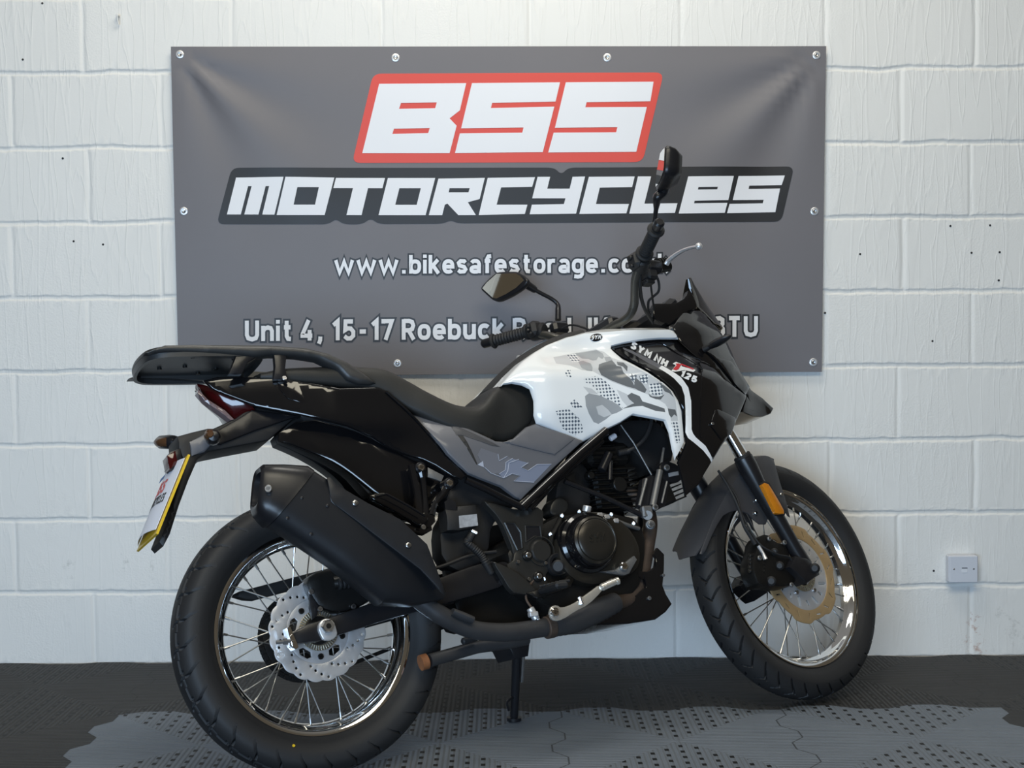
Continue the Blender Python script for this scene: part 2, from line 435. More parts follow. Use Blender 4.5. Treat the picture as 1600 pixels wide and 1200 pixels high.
# ------------------------------------------------------------------ wall of painted blocks
m, b, ov, X, Y, Z = newmat('white_painted_blockwork')
n1 = nnoise(nvec(X*1.0, 0, Z*.13), 26, 2, .4)
n1b = nnoise(nvec(X*1.0, 3.0, Z*.10), 15, 1, .3)
ridge = (1-((n1-.5).abs()*34)).clamp()+(1-((n1b-.5).abs()*30)).clamp()*.9      # thin vertical lines left by the roller
patch = (nnoise(ov, 2.6, 1)-.47).clamp()*9; patch = patch.clamp()
stip = nnoise(ov, 170, 3)
low = (1-Z*.9).clamp()
h = ridge*(.55-.35*low)+stip*(patch*.8+.18)+nnoise(ov, 40, 3)*.5
nbump(b, h, .0013, .8)
dirt = ((nnoise(nvec(X, 0, Z*.45), 5.5, 6, .7)-.60)*6).clamp()*low*.30
c = nmix(nnoise(ov, 3.2, 4), (.755, .742, .705), (.81, .797, .762))
c = nmix(dirt, c, (.42, .41, .40))
q = at([(1519, 972), (1527, 1012), (1512, 1000)], 0, WORLD)
for (px_, _, pz_), r_ in zip(q, (.05, .06, .03)):
    d = Ex.op('SQRT', (X-float(px_))*(X-float(px_))*3.2+(Z-float(pz_))*(Z-float(pz_)))
    c = nmix(((1-d*(1/r_))*1.2+(nnoise(ov, 55, 4, .7)-.62)*7).clamp()*(d < r_*1.6)*.75, c, (.47, .30, .24))
q = at([(108, 888), (197, 875), (238, 890), (1582, 985), (1560, 960)], 0, WORLD)
for (px_, _, pz_), r_ in zip(q, (.045, .03, .03, .06, .03)):
    d = Ex.op('SQRT', (X-float(px_))*(X-float(px_))*2.5+(Z-float(pz_))*(Z-float(pz_))*.8)
    c = nmix(((1-d*(1/r_))*1.0+(nnoise(ov, 45, 4, .7)-.60)*6).clamp()*(d < r_*1.5)*.4, c, (.33, .33, .30))
plug(b, 'Base Color', c); b.inputs['Roughness'].default_value = .55; b.inputs['Specular IOR Level'].default_value = .35
M['wall'] = m
GX, GW, GZ = -1.25647, .448134, .21303
zl = []
for k in range(-1, 12):
    z0 = GZ+.225*k
    zl += [z0+d for d in (-.017, -.013, -.010, -.0075, -.005, -.0025, 0, .0025, .005, .0075, .010, .013, .017)]+[z0+.017+(.225-.034)*i/9 for i in range(1, 9)]
zl = np.array([z for z in zl if -.03 < z < 2.62]); xl = np.arange(-2.75, 2.751, .0048)
Xg, Zg = np.meshgrid(xl, zl)
def noise1(n, seed, it): 
    r = np.random.default_rng(seed).normal(size=n)
    for _ in range(it): r = (np.roll(r, 1)+r+np.roll(r, -1))/3
    return r/r.std()
nx, nz = len(xl), len(zl)
row = np.floor((Zg-GZ)/.225).astype(int)                     # course number of each vertex
kz = np.round((Zg-GZ)/.225).astype(int)                      # nearest bed joint
wob = np.array([noise1(nx, 10+k, 60)*.0013+noise1(nx, 40+k, 2)*.0005 for k in range(16)])
dz = Zg-(GZ+.225*kz)-wob[np.clip(kz+2, 0, 15), np.arange(nx)[None, :]]
off = np.where((row % 2) == 1, 0.0, .5)                      # courses alternate by half a block
XJ = {}
kx = np.round((Xg-GX)/GW-off); jit = np.random.default_rng(3).normal(size=(20, 24))*.005
xj = GX+(kx+off)*GW+jit[np.clip(row+3, 0, 19), np.clip(kx+8, 0, 23).astype(int)]
wobx = np.array([noise1(nz, 70+k, 5)*.0009+noise1(nz, 90+k, 1)*.0006 for k in range(24)])
dx = Xg-xj-wobx[np.clip(kx+8, 0, 23).astype(int), np.arange(nz)[:, None]]
def groove(d, hw, soft): return 1-sstep(np.abs(d), hw-soft/2, hw+soft/2)
g = np.maximum(groove(dz, .0058, .0045)*.0050, groove(dx, .0055, .005)*.0050*(.62+.38*np.sin(row*2.1+kx)**2))
rb = np.random.default_rng(5).normal(size=(20, 24)); kb = np.floor((Xg-GX)/GW-off)
g = g+rb[np.clip(row+3, 0, 19), np.clip(kb+8, 0, 23).astype(int)]*.0006
edge_ = np.exp(-(np.abs(dz)-.0105)**2/.000012)*np.random.default_rng(8).normal(size=Xg.shape)*.0007
V = np.stack([Xg.ravel(), (g+edge_).ravel(), Zg.ravel()], 1)
i = np.arange(nz-1)[:, None]*nx+np.arange(nx-1)[None, :]
F = np.stack([i, i+1, i+nx+1, i+nx], -1).reshape(-1, 4)
wall = MB(); wall.add(V, F.tolist())
for u, v in [(1485, 353), (1547, 352), (1344, 397), (1518, 395), (1562, 394), (1560.5, 438), (1457, 533), (1459, 892), (1289, 489), (35.5, 93), (98, 247.5), (161, 382), (115, 377), (66, 5)]:
    p = p1(u, v, -.0005, WORLD)
    wall.lathe([(0, 0), (.0026, 0), (.0034, .001)], 10, 1, c=p+np.array([0, -.0009, 0]))
o = finish('wall_back', wall, ['wall', 'ink_blk'], sharp=180, origin=(0, 0, 0)); tag(o, 'white painted concrete block wall behind the motorcycle', 'wall', kind='structure')
del V, F, Xg, Zg

# ------------------------------------------------------------------ floor of interlocking ribbed tiles
T_, TX, TY = .57895, .41795, -.29008
m, b, ov, X, Y, Z = newmat('ribbed_interlocking_floor_tiles')
def trap(a): return ((((a.frac()-.5).abs()*4-1)*2.2).max(-1)).min(1)
u = (X-TX)*(1/T_); v = (Y-TY)*(1/T_)
u2 = u+trap(v*3+.25)*.030; v2 = v+trap(u*2+.1)*.030
cu_, cv_ = u2.round(), v2.round(); fu, fv = u2-cu_, v2-cv_
gu, gv = u-u.round(), v-v.round()
ew = gu.abs() > gv.abs()
light = (cv_ < -.5)*(cv_ > -1.5)*(cu_ > -2.5)*(cu_ < 1.5)
rib_ns = (gu*(2*math.pi*T_/.0121)).cos(); rib_ew = (gv*(2*math.pi*T_/.0121)).cos()
rib = rib_ns+(rib_ew-rib_ns)*ew
def cell(a, per): return ((a*(T_/per)+.5).frac()-.5).abs()*per
h_ns = (cell(gu, .0363) < .0052)*(cell(gv+((gu*(T_/.0363)+.5).floor())*.025, .0425) < .0085)
h_ew = (cell(gv, .0363) < .0036)*(cell(gu, .0425) < .0085)*.0
hole = (h_ns+(h_ew-h_ns)*ew)*(((gu.abs()-gv.abs()).abs()) > .012)
seam = ((fu.abs() > .4965).max((fv.abs() > .4965)))
n = nnoise(ov, 9, 6, .65)
dk = nmix(n, (.020, .0195, .0195), (.037, .0365, .0365)); lt = nmix(n, (.125, .148, .182), (.182, .212, .255))
c = nmix(light, dk, lt); c = nmix(hole, c, (.004, .004, .004)); c = nmix(seam*.75, c, (.008, .008, .008))
sp_ = (nnoise(ov, 130, 2) > .76)*.5; c = nmix(sp_, c, (.22, .22, .21))
plug(b, 'Base Color', c); b.inputs['Roughness'].default_value = .62; b.inputs['Specular IOR Level'].default_value = .35
nbump(b, (rib*.5+.5)*(1-hole)-hole*1.5+nnoise(ov, 300, 2)*.3, .0034, .8)
M['floor'] = m; M['slab'] = mat('concrete_slab', (.25, .24, .23), .8)
fl = MB(); xs = np.arange(-3.4, 3.41, .0121)
tw = np.clip((np.abs(((xs-TX)/T_*2+.1) % 1-.5)*4-1)*2.2, -1, 1)
ya = -.016-.010*tw
n_ = len(xs); A = np.stack([xs, ya, xs*0], 1); B_ = np.stack([xs, xs*0-7.5, xs*0], 1)
fl.add(np.concatenate([A, B_, A-[0, 0, .015]]), [(i, n_+i, n_+i+1, i+1) for i in range(n_-1)]+[(2*n_+i, i, i+1, 2*n_+i+1) for i in range(n_-1)])
fl.box((0, -3.7, -.04), (6.8, 7.6, .05), m=1)
o = finish('floor', fl, ['floor', 'slab'], origin=(0, 0, 0)); tag(o, 'dark and light grey ribbed interlocking floor tiles under the motorcycle', 'floor', kind='structure')

# ------------------------------------------------------------------ banner
YB = -.016
m, b, ov, X, Y, Z = newmat('grey_pvc_banner')
c = nmix(nnoise(ov, 6, 4), (.160, .152, .160), (.172, .163, .172)); c = nmix((nnoise(ov, 160, 2) > .80)*.25, c, (.3, .3, .3))
plug(b, 'Base Color', c); b.inputs['Roughness'].default_value = .46; b.inputs['Specular IOR Level'].default_value = .35
nbump(b, nnoise(ov, 500, 2), .0004, .3); M['banner'] = m
M['b_white'] = mat('white_print', (.80, .80, .82), .42, var=.01); M['b_red'] = mat('red_print', (.70, .075, .055), .42, var=.01); M['b_black'] = mat('black_print', (.018, .017, .018), .42, var=.03)
BC = at([(267, 73), (1291, 72), (1284, 581), (279, 588)], YB, WORLD)[:, [0, 2]]
EY = at([(281, 85), (618, 90), (949, 90), (1276, 86), (287.5, 330), (1273, 330), (621, 568), (1271, 566), (292, 573), (950, 568)], YB, WORLD)
def ban(x, z):
    y = np.full(np.shape(x), YB)
    for (ex, _, ez), dr, s_ in ((EY[0], -1, 1.0), (EY[3], 1, 1.25)):
        px_, pz_ = (x-ex)*-dr, ez-z
        r = np.hypot(px_, pz_)+1e-6; th = np.arctan2(pz_, px_)
        w = np.exp(-(r/.46)**2)*np.minimum(1, r/.08)
        y = y-s_*w*(.010*np.cos((th-.80)*9.0)*np.exp(-((th-.8)/.62)**2))
    y = y-.0045*np.exp(-((x+.05-.25*(z-1.2))/.10)**2)*np.exp(-((z-1.1)/.35)**2)+.003*np.sin(x*5.1+z*2.0)*np.sin((z-.9)*3.0)
    y = y-.0022*np.exp(-((x-.45+.6*(z-1.45))/.045)**2)*np.exp(-((z-1.35)/.3)**2)
    return np.minimum(y, -.0085)
bn = shell2d(BC, ban, .0012, res=.022, edge=0)
banner = finish('banner', bn, 'banner', sharp=60)
tag(banner, 'large grey advertising banner with red, white and black lettering screwed to the wall', 'banner')
def bshell(px, k, name, mt, rnd=0, holes=(), label=None):
    """print lying k layers above the cloth, following its folds"""
    P = np.asarray(px, float); P = chaikin(P, rnd, .2) if rnd else P
    f = lambda x, z: ban(x, z)-.0009*k
    s_ = shell2d(at(P, YB, WORLD)[:, [0, 2]], f, .0004, res=.03, edge=0, holes=[at(np.asarray(h_, float), YB, WORLD)[:, [0, 2]] for h_ in holes])
    o = finish(name, s_, mt, banner, sharp=60)
    if label: o['label'] = label
    return o
def rr(P, r):
    """rounded corners of radius about r pixels"""
    P = np.asarray(P, float); out = []
    for a, p, c_ in zip(np.roll(P, 1, 0), P, np.roll(P, -1, 0)):
        d1, d2 = (a-p), (c_-p); l1, l2 = np.linalg.norm(d1), np.linalg.norm(d2); q1 = p+d1/l1*min(r, l1*.45); q2 = p+d2/l2*min(r, l2*.45)
        for t in np.linspace(0, 1, 6): out.append((1-t)**2*q1+2*t*(1-t)*p+t*t*q2)
    return out
bshell(rr([(583, 115), (1037, 113.5), (1004, 253.5), (550, 254.5)], 13), 1, 'logo_panel', 'b_red', label='red rounded panel behind the three large white letters')
H2 = lambda *p: [(a/2, c_/2) for a, c_ in p]
R2 = lambda *p: [(800+a/2, c_/2) for a, c_ in p]
for P, hs in ((H2((1185, 262), (1457, 260), (1437, 345), (1405, 370), (1427, 393), (1405, 478), (1132, 478)), [H2((1253, 322), (1365, 320), (1360, 338), (1247, 340)), H2((1231, 402), (1343, 400), (1338, 416), (1226, 418))]),
              ([(737.5, 130), (875, 129), (868, 159), (769, 161), (767, 169), (866, 167), (848, 238), (711, 239), (718.5, 208.5), (816, 207.5), (818, 199.5), (720.5, 200.5)], []),
              ([(884, 129), (1021, 128), (1016, 158.5), (916.5, 160), (914.5, 168), (1010.5, 167.5), (994, 237.5), (856.5, 238.5), (865, 207.5), (962.5, 207), (964.5, 199), (867, 200)], [])):
    bshell(P, 2, 'letter', 'b_white', holes=hs)
out = rr([(362, 262), (870, 263)], 1)
P = rr([(362, 262), (866, 262), (877, 273), (888, 262), (1028, 261.5), (1033, 261), (1241, 260), (1221, 346.5), (716, 349), (704, 344), (692, 349.5), (592, 350), (579, 341), (566, 350.5), (537, 350.5), (525, 342), (513, 350.5), (339, 350.5)], 12)
bshell(P, 1, 'logo_panel', 'b_black', label='black rounded panel behind the long row of white letters')
sl = lambda y: (336-y)*.25
def slit(xb): return [(xb, 335.3), (xb+sl(291), 291), (xb+5.5+sl(291), 291), (xb+5.5, 335.3)]
L_ = [((H2((738, 555), (887, 553), (858, 671)) + [(410, 335.3)] + slit(404)[::-1][1:] + [(382, 335.3)] + slit(376.5)[::-1][1:] + [(355, 335.3)]), []),
      (H2((893, 553), (1045, 555), (1015, 672), (865, 672)), [H2((930, 585), (997, 585), (985, 640), (918, 640))]),
      (H2((1050, 556), (1203, 556), (1195, 588), (1150, 588), (1130, 672), (1083, 672), (1103, 588), (1042, 588)), []),
      (H2((1212, 556), (1360, 556), (1330, 672), (1183, 672)), [H2((1248, 588), (1315, 588), (1302, 640), (1235, 640))]),
      (H2((1370, 558), (1515, 556), (1499, 622), (1462, 632), (1487, 672), (1432, 672), (1398, 636), (1390, 640), (1382, 672), (1340, 672)), [H2((1405, 588), (1468, 588), (1464, 601), (1402, 601))]),
      ([(762, 278), (836, 277), (831.5, 292), (783, 293), (776, 320), (824, 320), (820, 334.5), (748, 336)], []),
      (R2((80, 553), (119, 553), (110, 590), (180, 590), (189, 553), (228, 552), (200, 668), (55, 670), (62, 640), (162, 638), (167, 620), (63, 620)), []),
      (R2((240, 553), (383, 552), (375, 585), (274, 587), (262, 638), (365, 638), (357, 667), (210, 669)), []),
      (R2((393, 552), (434, 552), (413, 637), (516, 636), (508, 666), (366, 668)), []),
      ([(1075, 276), (1146.5, 275), (1138, 312.5), (1085, 314), (1084, 318), (1136.5, 317), (1132.5, 332.5), (1060, 334)], [[(1091, 292.5), (1121.5, 292), (1120.3, 296), (1090, 296.5)]]),
      ([(1154, 275), (1226.5, 274), (1221.5, 289), (1171, 290), (1170, 295), (1219, 294.5), (1211.5, 331.5), (1136, 333), (1140, 318.5), (1192, 317.5), (1193.5, 312), (1145, 312.5)], [])]
for P, hs in L_: bshell(P, 2, 'letter', 'b_white', holes=hs)
# ------------------------------------------------------------------ plain bold stroke lettering (cap height 1)
def _arc(cx, cy, rx, ry, a0, a1, n=10, p=2.5):
    a = np.radians(np.linspace(a0, a1, n)); c, s = np.cos(a), np.sin(a)
    return [(cx+rx*np.sign(c_)*abs(c_)**(2/p), cy+ry*np.sign(s_)*abs(s_)**(2/p)) for c_, s_ in zip(c, s)]
_O = _arc(.25, .37, .25, .285, 0, 360, 25)[:-1]
GL = {
 'w': (.98, [[(0, .74), (.23, .05), (.49, .66), (.75, .05), (.98, .74)]]),
 '.': (.17, [[(.085, 0), (.085, .19)]]), ',': (.17, [[(.11, .19), (.10, .02), (.03, -.16)]]), '-': (.34, [[(0, .42), (.34, .42)]]),
 'b': (.5, [[(0, 0), (0, 1.0)], 'c', _O]), 'd': (.5, [[(.5, 0), (.5, 1.0)], 'c', _O]), 'o': (.5, ['c', _O]),
 'a': (.46, [_arc(.23, .43, .23, .23, 150, 0, 9)+[(.46, 0)], 'c', _arc(.23, .205, .23, .125, 0, 360, 17)[:-1]]),
 'i': (0, [[(0, 0), (0, .74)], [(0, .84), (0, 1.02)]]), 'l': (0, [[(0, 0), (0, 1.0)]]), 'I': (0, [[(0, 0), (0, 1.0)]]),
 'k': (.48, [[(0, 0), (0, 1.0)], [(.02, .30), (.44, .74)], [(.16, .42), (.48, 0)]]),
 'e': (.5, [[(.02, .36), (.5, .36)]+_arc(.25, .37, .25, .285, 0, 318, 22)[1:]]),
 's': (.45, [[(.43, .57), (.36, .645), (.14, .655), (.03, .56), (.08, .42), (.36, .34), (.44, .21), (.36, .10), (.12, .085), (.0, .17)]]),
 'f': (.36, [[(.15, 0), (.15, .78), (.22, .90), (.38, .915)], [(0, .655), (.34, .655)]]),
 't': (.36, [[(.15, .98), (.15, .22), (.22, .10), (.38, .085)], [(0, .655), (.36, .655)]]),
 'r': (.32, [[(0, 0), (0, .74)], [(0, .48), (.08, .61), (.20, .655), (.34, .65)]]),
 'g': (.5, ['c', _O, [(.5, .74), (.5, -.08), (.42, -.19), (.26, -.215), (.04, -.19)]]),
 'c': (.46, [_arc(.25, .37, .25, .285, 42, 318, 18)]),
 'u': (.48, [[(0, .74), (0, .26), (.07, .12), (.22, .085), (.38, .13), (.48, .27)], [(.48, .74), (.48, 0)]]),
 'n': (.48, [[(0, 0), (0, .74)], [(0, .48), (.10, .61), (.26, .655), (.41, .62), (.48, .48), (.48, 0)]]),
 'U': (.56, [[(0, 1.0), (0, .30), (.07, .14), (.28, .085), (.49, .14), (.56, .30), (.56, 1.0)]]),
 'R': (.54, [[(0, 0), (0, 1.0)], [(0, .915), (.30, .915), (.46, .86), (.52, .69), (.46, .52), (.30, .46), (0, .46)], [(.27, .46), (.55, 0)]]),
 'G': (.56, [_arc(.28, .5, .28, .415, 42, 300, 18)+[(.54, .24), (.56, .44), (.32, .44)]]),
 'T': (.58, [[(0, .915), (.58, .915)], [(.29, .915), (.29, 0)]]),
 '1': (.30, [[(.02, .74), (.26, .93), (.26, 0)]]),
 '2': (.50, [[(.02, .72), (.09, .87), (.25, .915), (.43, .86), (.48, .70), (.40, .53), (.03, .09), (.52, .085)]]),
 '3': (.48, [[(.02, .80), (.14, .90), (.30, .915), (.45, .83), (.45, .64), (.34, .53), (.16, .52)], [(.34, .53), (.47, .40), (.48, .22), (.36, .10), (.18, .085), (.0, .19)]]),
 '4': (.56, [[(.36, 1.0), (.02, .30), (.02, .24), (.56, .24)], [(.41, .52), (.41, 0)]]),
 '5': (.50, [[(.46, .915), (.06, .915), (.04, .50), (.18, .58), (.34, .57), (.48, .42), (.48, .22), (.34, .09), (.16, .085), (.0, .20)]]),
 '6': (.50, ['c', _arc(.25, .33, .25, .245, 0, 360, 21)[:-1], [(.02, .38), (.32, 1.0)]]),
 '7': (.48, [[(0, .80), (0, .915), (.46, .915), (.12, 0)]]),
 'S': (.50, [[(.47, .79), (.38, .90), (.14, .915), (.03, .80), (.06, .60), (.42, .42), (.48, .22), (.36, .09), (.12, .085), (.0, .20)]]),
 'Y': (.60, [[(0, 1.0), (.30, .45), (.60, 1.0)], [(.30, .45), (.30, 0)]]),
 'M': (.62, [[(0, 0), (0, 1.0), (.31, .40), (.62, 1.0), (.62, 0)]]),
 'N': (.56, [[(0, 0), (0, 1.0), (.56, 0), (.56, 1.0)]]), 'H': (.54, [[(0, 0), (0, 1.0)], [(.54, 0), (.54, 1.0)], [(0, .48), (.54, .48)]])}
def stroke(P, hw, ext, closed):
    P = np.asarray(P, float)
    if not closed and ext:
        d0 = P[0]-P[1]; d1 = P[-1]-P[-2]; P = P.copy(); P[0] += d0/np.linalg.norm(d0)*ext; P[-1] += d1/np.linalg.norm(d1)*ext
    n = len(P); L, R = [], []
    for i in range(n):
        a = P[i]-P[i-1] if (closed or i) else P[1]-P[0]; b_ = P[(i+1) % n]-P[i] if (closed or i < n-1) else P[-1]-P[-2]
        a = a/np.linalg.norm(a); b_ = b_/np.linalg.norm(b_); na, nb = np.array([-a[1], a[0]]), np.array([-b_[1], b_[0]])
        mm = na+nb; mm = mm/max(.35, (mm@mm)/2)
        L.append(P[i]+mm*hw); R.append(P[i]-mm*hw)
    k = n if closed else n-1
    return np.array(L+R), [(i, n+i, n+(i+1) % n, (i+1) % n) for i in range(k)]
def glyph(ch, hw, ext=0.0):
    V, F, cl = [], [], False
    for q in GL[ch][1]:
        if q == 'c': cl = True; continue
        v, f = stroke(q, hw, ext, cl); cl = False
        b_ = sum(len(x) for x in V); V.append(v); F += [tuple(i+b_ for i in t) for t in f]
    return np.concatenate(V), F
def layout(txt, hw=.088, gap=.135, sp=.30):
    x = 0; out = []
    for ch in txt:
        if ch == ' ': x += sp; continue
        out.append((ch, x+hw)); x += GL[ch][0]+2*hw+gap
    return out, x-gap

def btext(txt, x0, x1, yb0, yb1, cap):
    lay, wid = layout(txt, .105, .115)
    for ch, ox in lay:
        mb_ = MB()
        for k, hw, ext, mi in ((1, .195, .095, 1), (2, .105, 0, 0)):
            V_, F_ = glyph(ch, hw, ext); t = (V_[:, 0]+ox)/wid
            px_ = np.stack([x0+t*(x1-x0), yb0+(yb1-yb0)*t-V_[:, 1]*cap], 1)
            W_ = at(px_, YB, WORLD); W_[:, 1] = ban(W_[:, 0], W_[:, 2])-.0011*k
            q_ = thin(W_, F_, (0, 1, 0), .0004); mb_.add(q_.V(), q_.f, mi)
        finish('letter', mb_, ['b_white', 'b_black'], banner, sharp=60)
btext('www.bikesafestorage.co.uk', 522, 1046, 428, 425.5, 29)
btext('Unit 4, 15-17 Roebuck Road, Ilford, IG6 3TU', 383, 1184, 533, 526, 32)
for p in EY:
    y_ = float(ban(np.array([p[0]]), np.array([p[2]]))[0])
    e_ = MB().lathe([(.0055, -.0006), (.0062, -.0018), (.0095, -.0022), (.0122, -.0012), (.0126, .0004), (.0055, .0004)], 28, closed=True, c=(p[0], y_, p[2]))
    eo = finish('eyelet', e_, 'steel', banner, sharp=50)
    s_ = MB().lathe([(0, -.0016), (.0016, -.0017), (.0018, -.0030), (.0042, -.0034), (.0060, -.0022), (.0062, 0), (.0030, 0), (.0030, .006)], 18, c=(p[0], y_-.0004, p[2]))
    finish('screw', s_, 'bolt', eo, sharp=40)

# ------------------------------------------------------------------ wall socket, stub of a fixing
q = at([(1482, 868), (1529, 868), (1528, 910), (1482, 911)], -.034, WORLD); c0 = q.mean(0)
M['plastic'] = mat('pale_grey_plastic', (.62, .64, .69), .4, var=.03)
s_ = MB(); s_.box((c0[0], -.018, c0[2]), (.088, .032, .083), bev=.004)
so = finish('wall_socket', s_, 'plastic'); tag(so, 'small pale grey square wall socket box low on the wall, right of the front wheel', 'socket')
s_ = MB(); s_.box((c0[0], -.0365, c0[2]), (.086, .006, .082), bev=.0025); s_.box((c0[0]+.002, -.0398, c0[2]+.004), (.017, .0012, .0022), m=1, bev=.0003); s_.box((c0[0]+.002, -.0398, c0[2]-.004), (.017, .0012, .012), m=2, bev=.0004)
M['plastic_l'] = mat('white_plastic_cover', (.72, .74, .78), .35, var=.02)
fp = finish('face_plate', s_, ['plastic', 'ink_blk', 'plastic_l'], so)
for dx_ in (-.030, .030):
    finish('screw', MB().lathe([(0, -.0008), (.0022, -.0008), (.0030, 0), (.0030, .002)], 14, c=(c0[0]+dx_, -.0392, c0[2]+.001)), 'bolt', fp)
p = p1(185, 30, -.006, WORLD); s_ = MB(); s_.cyl(p+[0, .008, .012], p+[0, -.016, .008], .0042, 10, bev=.001); s_.tube([p+[0, -.012, .010], p+[0, -.010, -.004], p+[0, -.004, -.016]], [.003, .0022, .004], 8)
o = finish('wall_hook', s_, 'wall'); tag(o, 'small painted over hook sticking out of the wall, left of the banner top', 'hook')
# ------------------------------------------------------------------ motorcycle
bike = bpy.data.objects.new('motorcycle', None); COL.objects.link(bike); bike.empty_display_size = .2
bike.matrix_world = Matrix([[*BM[0], BO[0]], [*BM[1], BO[1]], [*BM[2], BO[2]], [0, 0, 0, 1]])
ABS[bike.name] = np.zeros(3)
tag(bike, 'black, white and graphite adventure motorcycle leaning on its side stand in front of the banner', 'motorcycle')
def part(name, mb, mats, parent=None, sharp=35, label=None):
    o = finish(name, mb, mats, parent or bike, sharp)
    if label: o['label'] = label
    return o
def F_(u, v, y): return s2b(p1(u, v, y, FORK))                  # photo pixel seen at steered-frame y -> bike frame
def bolt(c, r, d=(0, -1, 0), h=.005, n=6):
    """socket head: round head with a dark hexagonal well"""
    d = np.asarray(d, float); d /= np.linalg.norm(d); b_ = MB(); c = np.asarray(c, float)
    b_.tube([c, c+d*1e-5, c+d*h*.75, c+d*h, c+d*h, c+d*h*.5], [r*.2, r, r, r*.82, r*.5, r*.42], 16, 0)
    b_.tube([c+d*h*.45, c+d*h*.52], [r*.45, r*.45], 6, 1); return b_

# ---- wheels (built about the origin with the axle along y)
def densify(P, k=5):
    P = np.asarray(P, float); q, _ = spline(np.c_[P, P[:, 0]*0], np.ones(len(P)), k); return q[:, :2]
def tyre(half, N, groove):
    H = densify(half, 6); prof = np.concatenate([H*[1, -1], H[::-1][1:]]); k = len(prof)
    th = np.arange(N)*2*np.pi/N; R = np.broadcast_to(prof[None, :, 0], (N, k)).copy(); Yp = np.broadcast_to(prof[None, :, 1], (N, k)); TH = np.broadcast_to(th[:, None], (N, k))
    R = R-groove(TH, Yp, R)
    V = np.stack([R*np.cos(TH), Yp, R*np.sin(TH)], -1).reshape(-1, 3)
    i = np.arange(N)[:, None]; j = np.arange(k-1)[None, :]; i2 = (i+1) % N
    F = np.stack([i*k+j, i*k+j+1, i2*k+j+1, i2*k+j], -1).reshape(-1, 4)
    mb_ = MB(); mb_.add(V, F.tolist()); return mb_
def band(x, c, w, s_): return 1-sstep(np.abs(x-c), w-s_, w+s_)
def g_rear(t, y, r):
    d = np.degrees(t); a = np.abs(y); per = 11.25
    ph = (d+np.where(y > 0, per/2, 0)+a*140*np.where(a < .040, 1, .5)+np.where(a > .03, 1.2, 0)+np.clip(.300-r, 0, 1)*150) % per-per/2
    zone = sstep(a, .010, .013)*sstep(r, .2725, .2755)
    g = band(ph, 0, .55, .10)*zone
    g = np.maximum(g, band(a, .0315+.0018*np.sign(np.sin(np.radians(d*32))), .0016, .0006)*(r > .29))
    return g*.0095*sstep(r, .270, .280)
def g_front(t, y, r):
    d = np.degrees(t); a = np.abs(y); per = 9.0
    ph = (d+np.where(y > 0, per/2, 0)-a*170+np.where(a > .024, (a-.024)*420, 0)) % per-per/2
    g = band(ph, 0, .50, .10)*sstep(a, .004, .007)*sstep(r, .2965, .2985)
    ph2 = (d*1+per*.4+a*230) % (per*2)-per
    g = np.maximum(g, band(ph2, 0, .45, .10)*sstep(a, .018, .02)*(1-sstep(a, .036, .038)))
    return g*.0085*sstep(r, .294, .306)+.0012*band(r, .296, .0012, .0006)
RIMR, RIMF = .2308, .2500
def rim(R, h):
    half = [(R, h), (R+.002, h-.0015), (R+.001, h-.004), (R-.006, h-.0055), (R-.010, h-.008), (R-.0115, h-.016), (R-.020, h-.021), (R-.026, .006)]
    inner = [(a, c_) for a, c_ in half]+[(a, -c_) for a, c_ in half[::-1]]
    outer = [(R-.001, -h), (R-.004, -h+.006), (R-.014, -.010), (R-.020, 0), (R-.014, .010), (R-.004, h-.006), (R-.001, h)]
    # visible inner face is the one towards the axle: shift it inward
    q = [(a-.004, c_*1.0) for a, c_ in inner]
    return MB().lathe(q+outer, 128, closed=True)
def spokes(R, hubr, flange, twist):
    out = []
    for i in range(36):
        side = 1 if i % 2 else -1; dr = 1 if (i//2) % 2 else -1
        a1 = rad(i*10+4); a0 = a1-dr*rad(twist)
        P0 = np.array([hubr*math.cos(a0), side*(flange+(.003 if dr > 0 else -.002)), hubr*math.sin(a0)]); P1 = np.array([(R-.024)*math.cos(a1), side*.004, (R-.024)*math.sin(a1)])
        d = (P1-P0)/np.linalg.norm(P1-P0)
        out.append(MB().tube([P0, P0+d*.006, P1-d*.018, P1-d*.0178, P1], [.0026, .0016, .0016, .0030, .0032], 8))
    return out
def disc(ro, ri, y, t, holes, lobes, amp, seg=180, shape=None):
    a = np.arange(seg)*2*np.pi/seg; r = ro+amp*(shape(a) if shape else np.abs(np.sin(a*lobes/2))-.5)
    inner = np.stack([ri*np.cos(a[::3]), ri*np.sin(a[::3])], 1)
    return shell2d(np.stack([r*np.cos(a), r*np.sin(a)], 1), y, t, res=.010, edge=.0006, holes=[inner]+holes)
def circ(cx, cz, r, n=12): a = np.arange(n)*2*np.pi/n; return np.stack([cx+r*np.cos(a), cz+r*np.sin(a)], 1)
def slot(th, r, l, w, tilt):
    c = np.array([r*math.cos(th), r*math.sin(th)]); d = np.array([math.cos(th+tilt), math.sin(th+tilt)]); n = np.array([-d[1], d[0]])
    return np.array([c-d*l/2-n*w/2, c-d*(l/2+w*.4), c-d*l/2+n*w/2, c+d*l/2+n*w/2, c+d*(l/2+w*.4), c+d*l/2-n*w/2])
def put(mb_, rear): return mb_.xf(I3, (0, 0, RTR)) if rear else mb_.xf(I3, (WB, 0, RTF)).map(s2b)
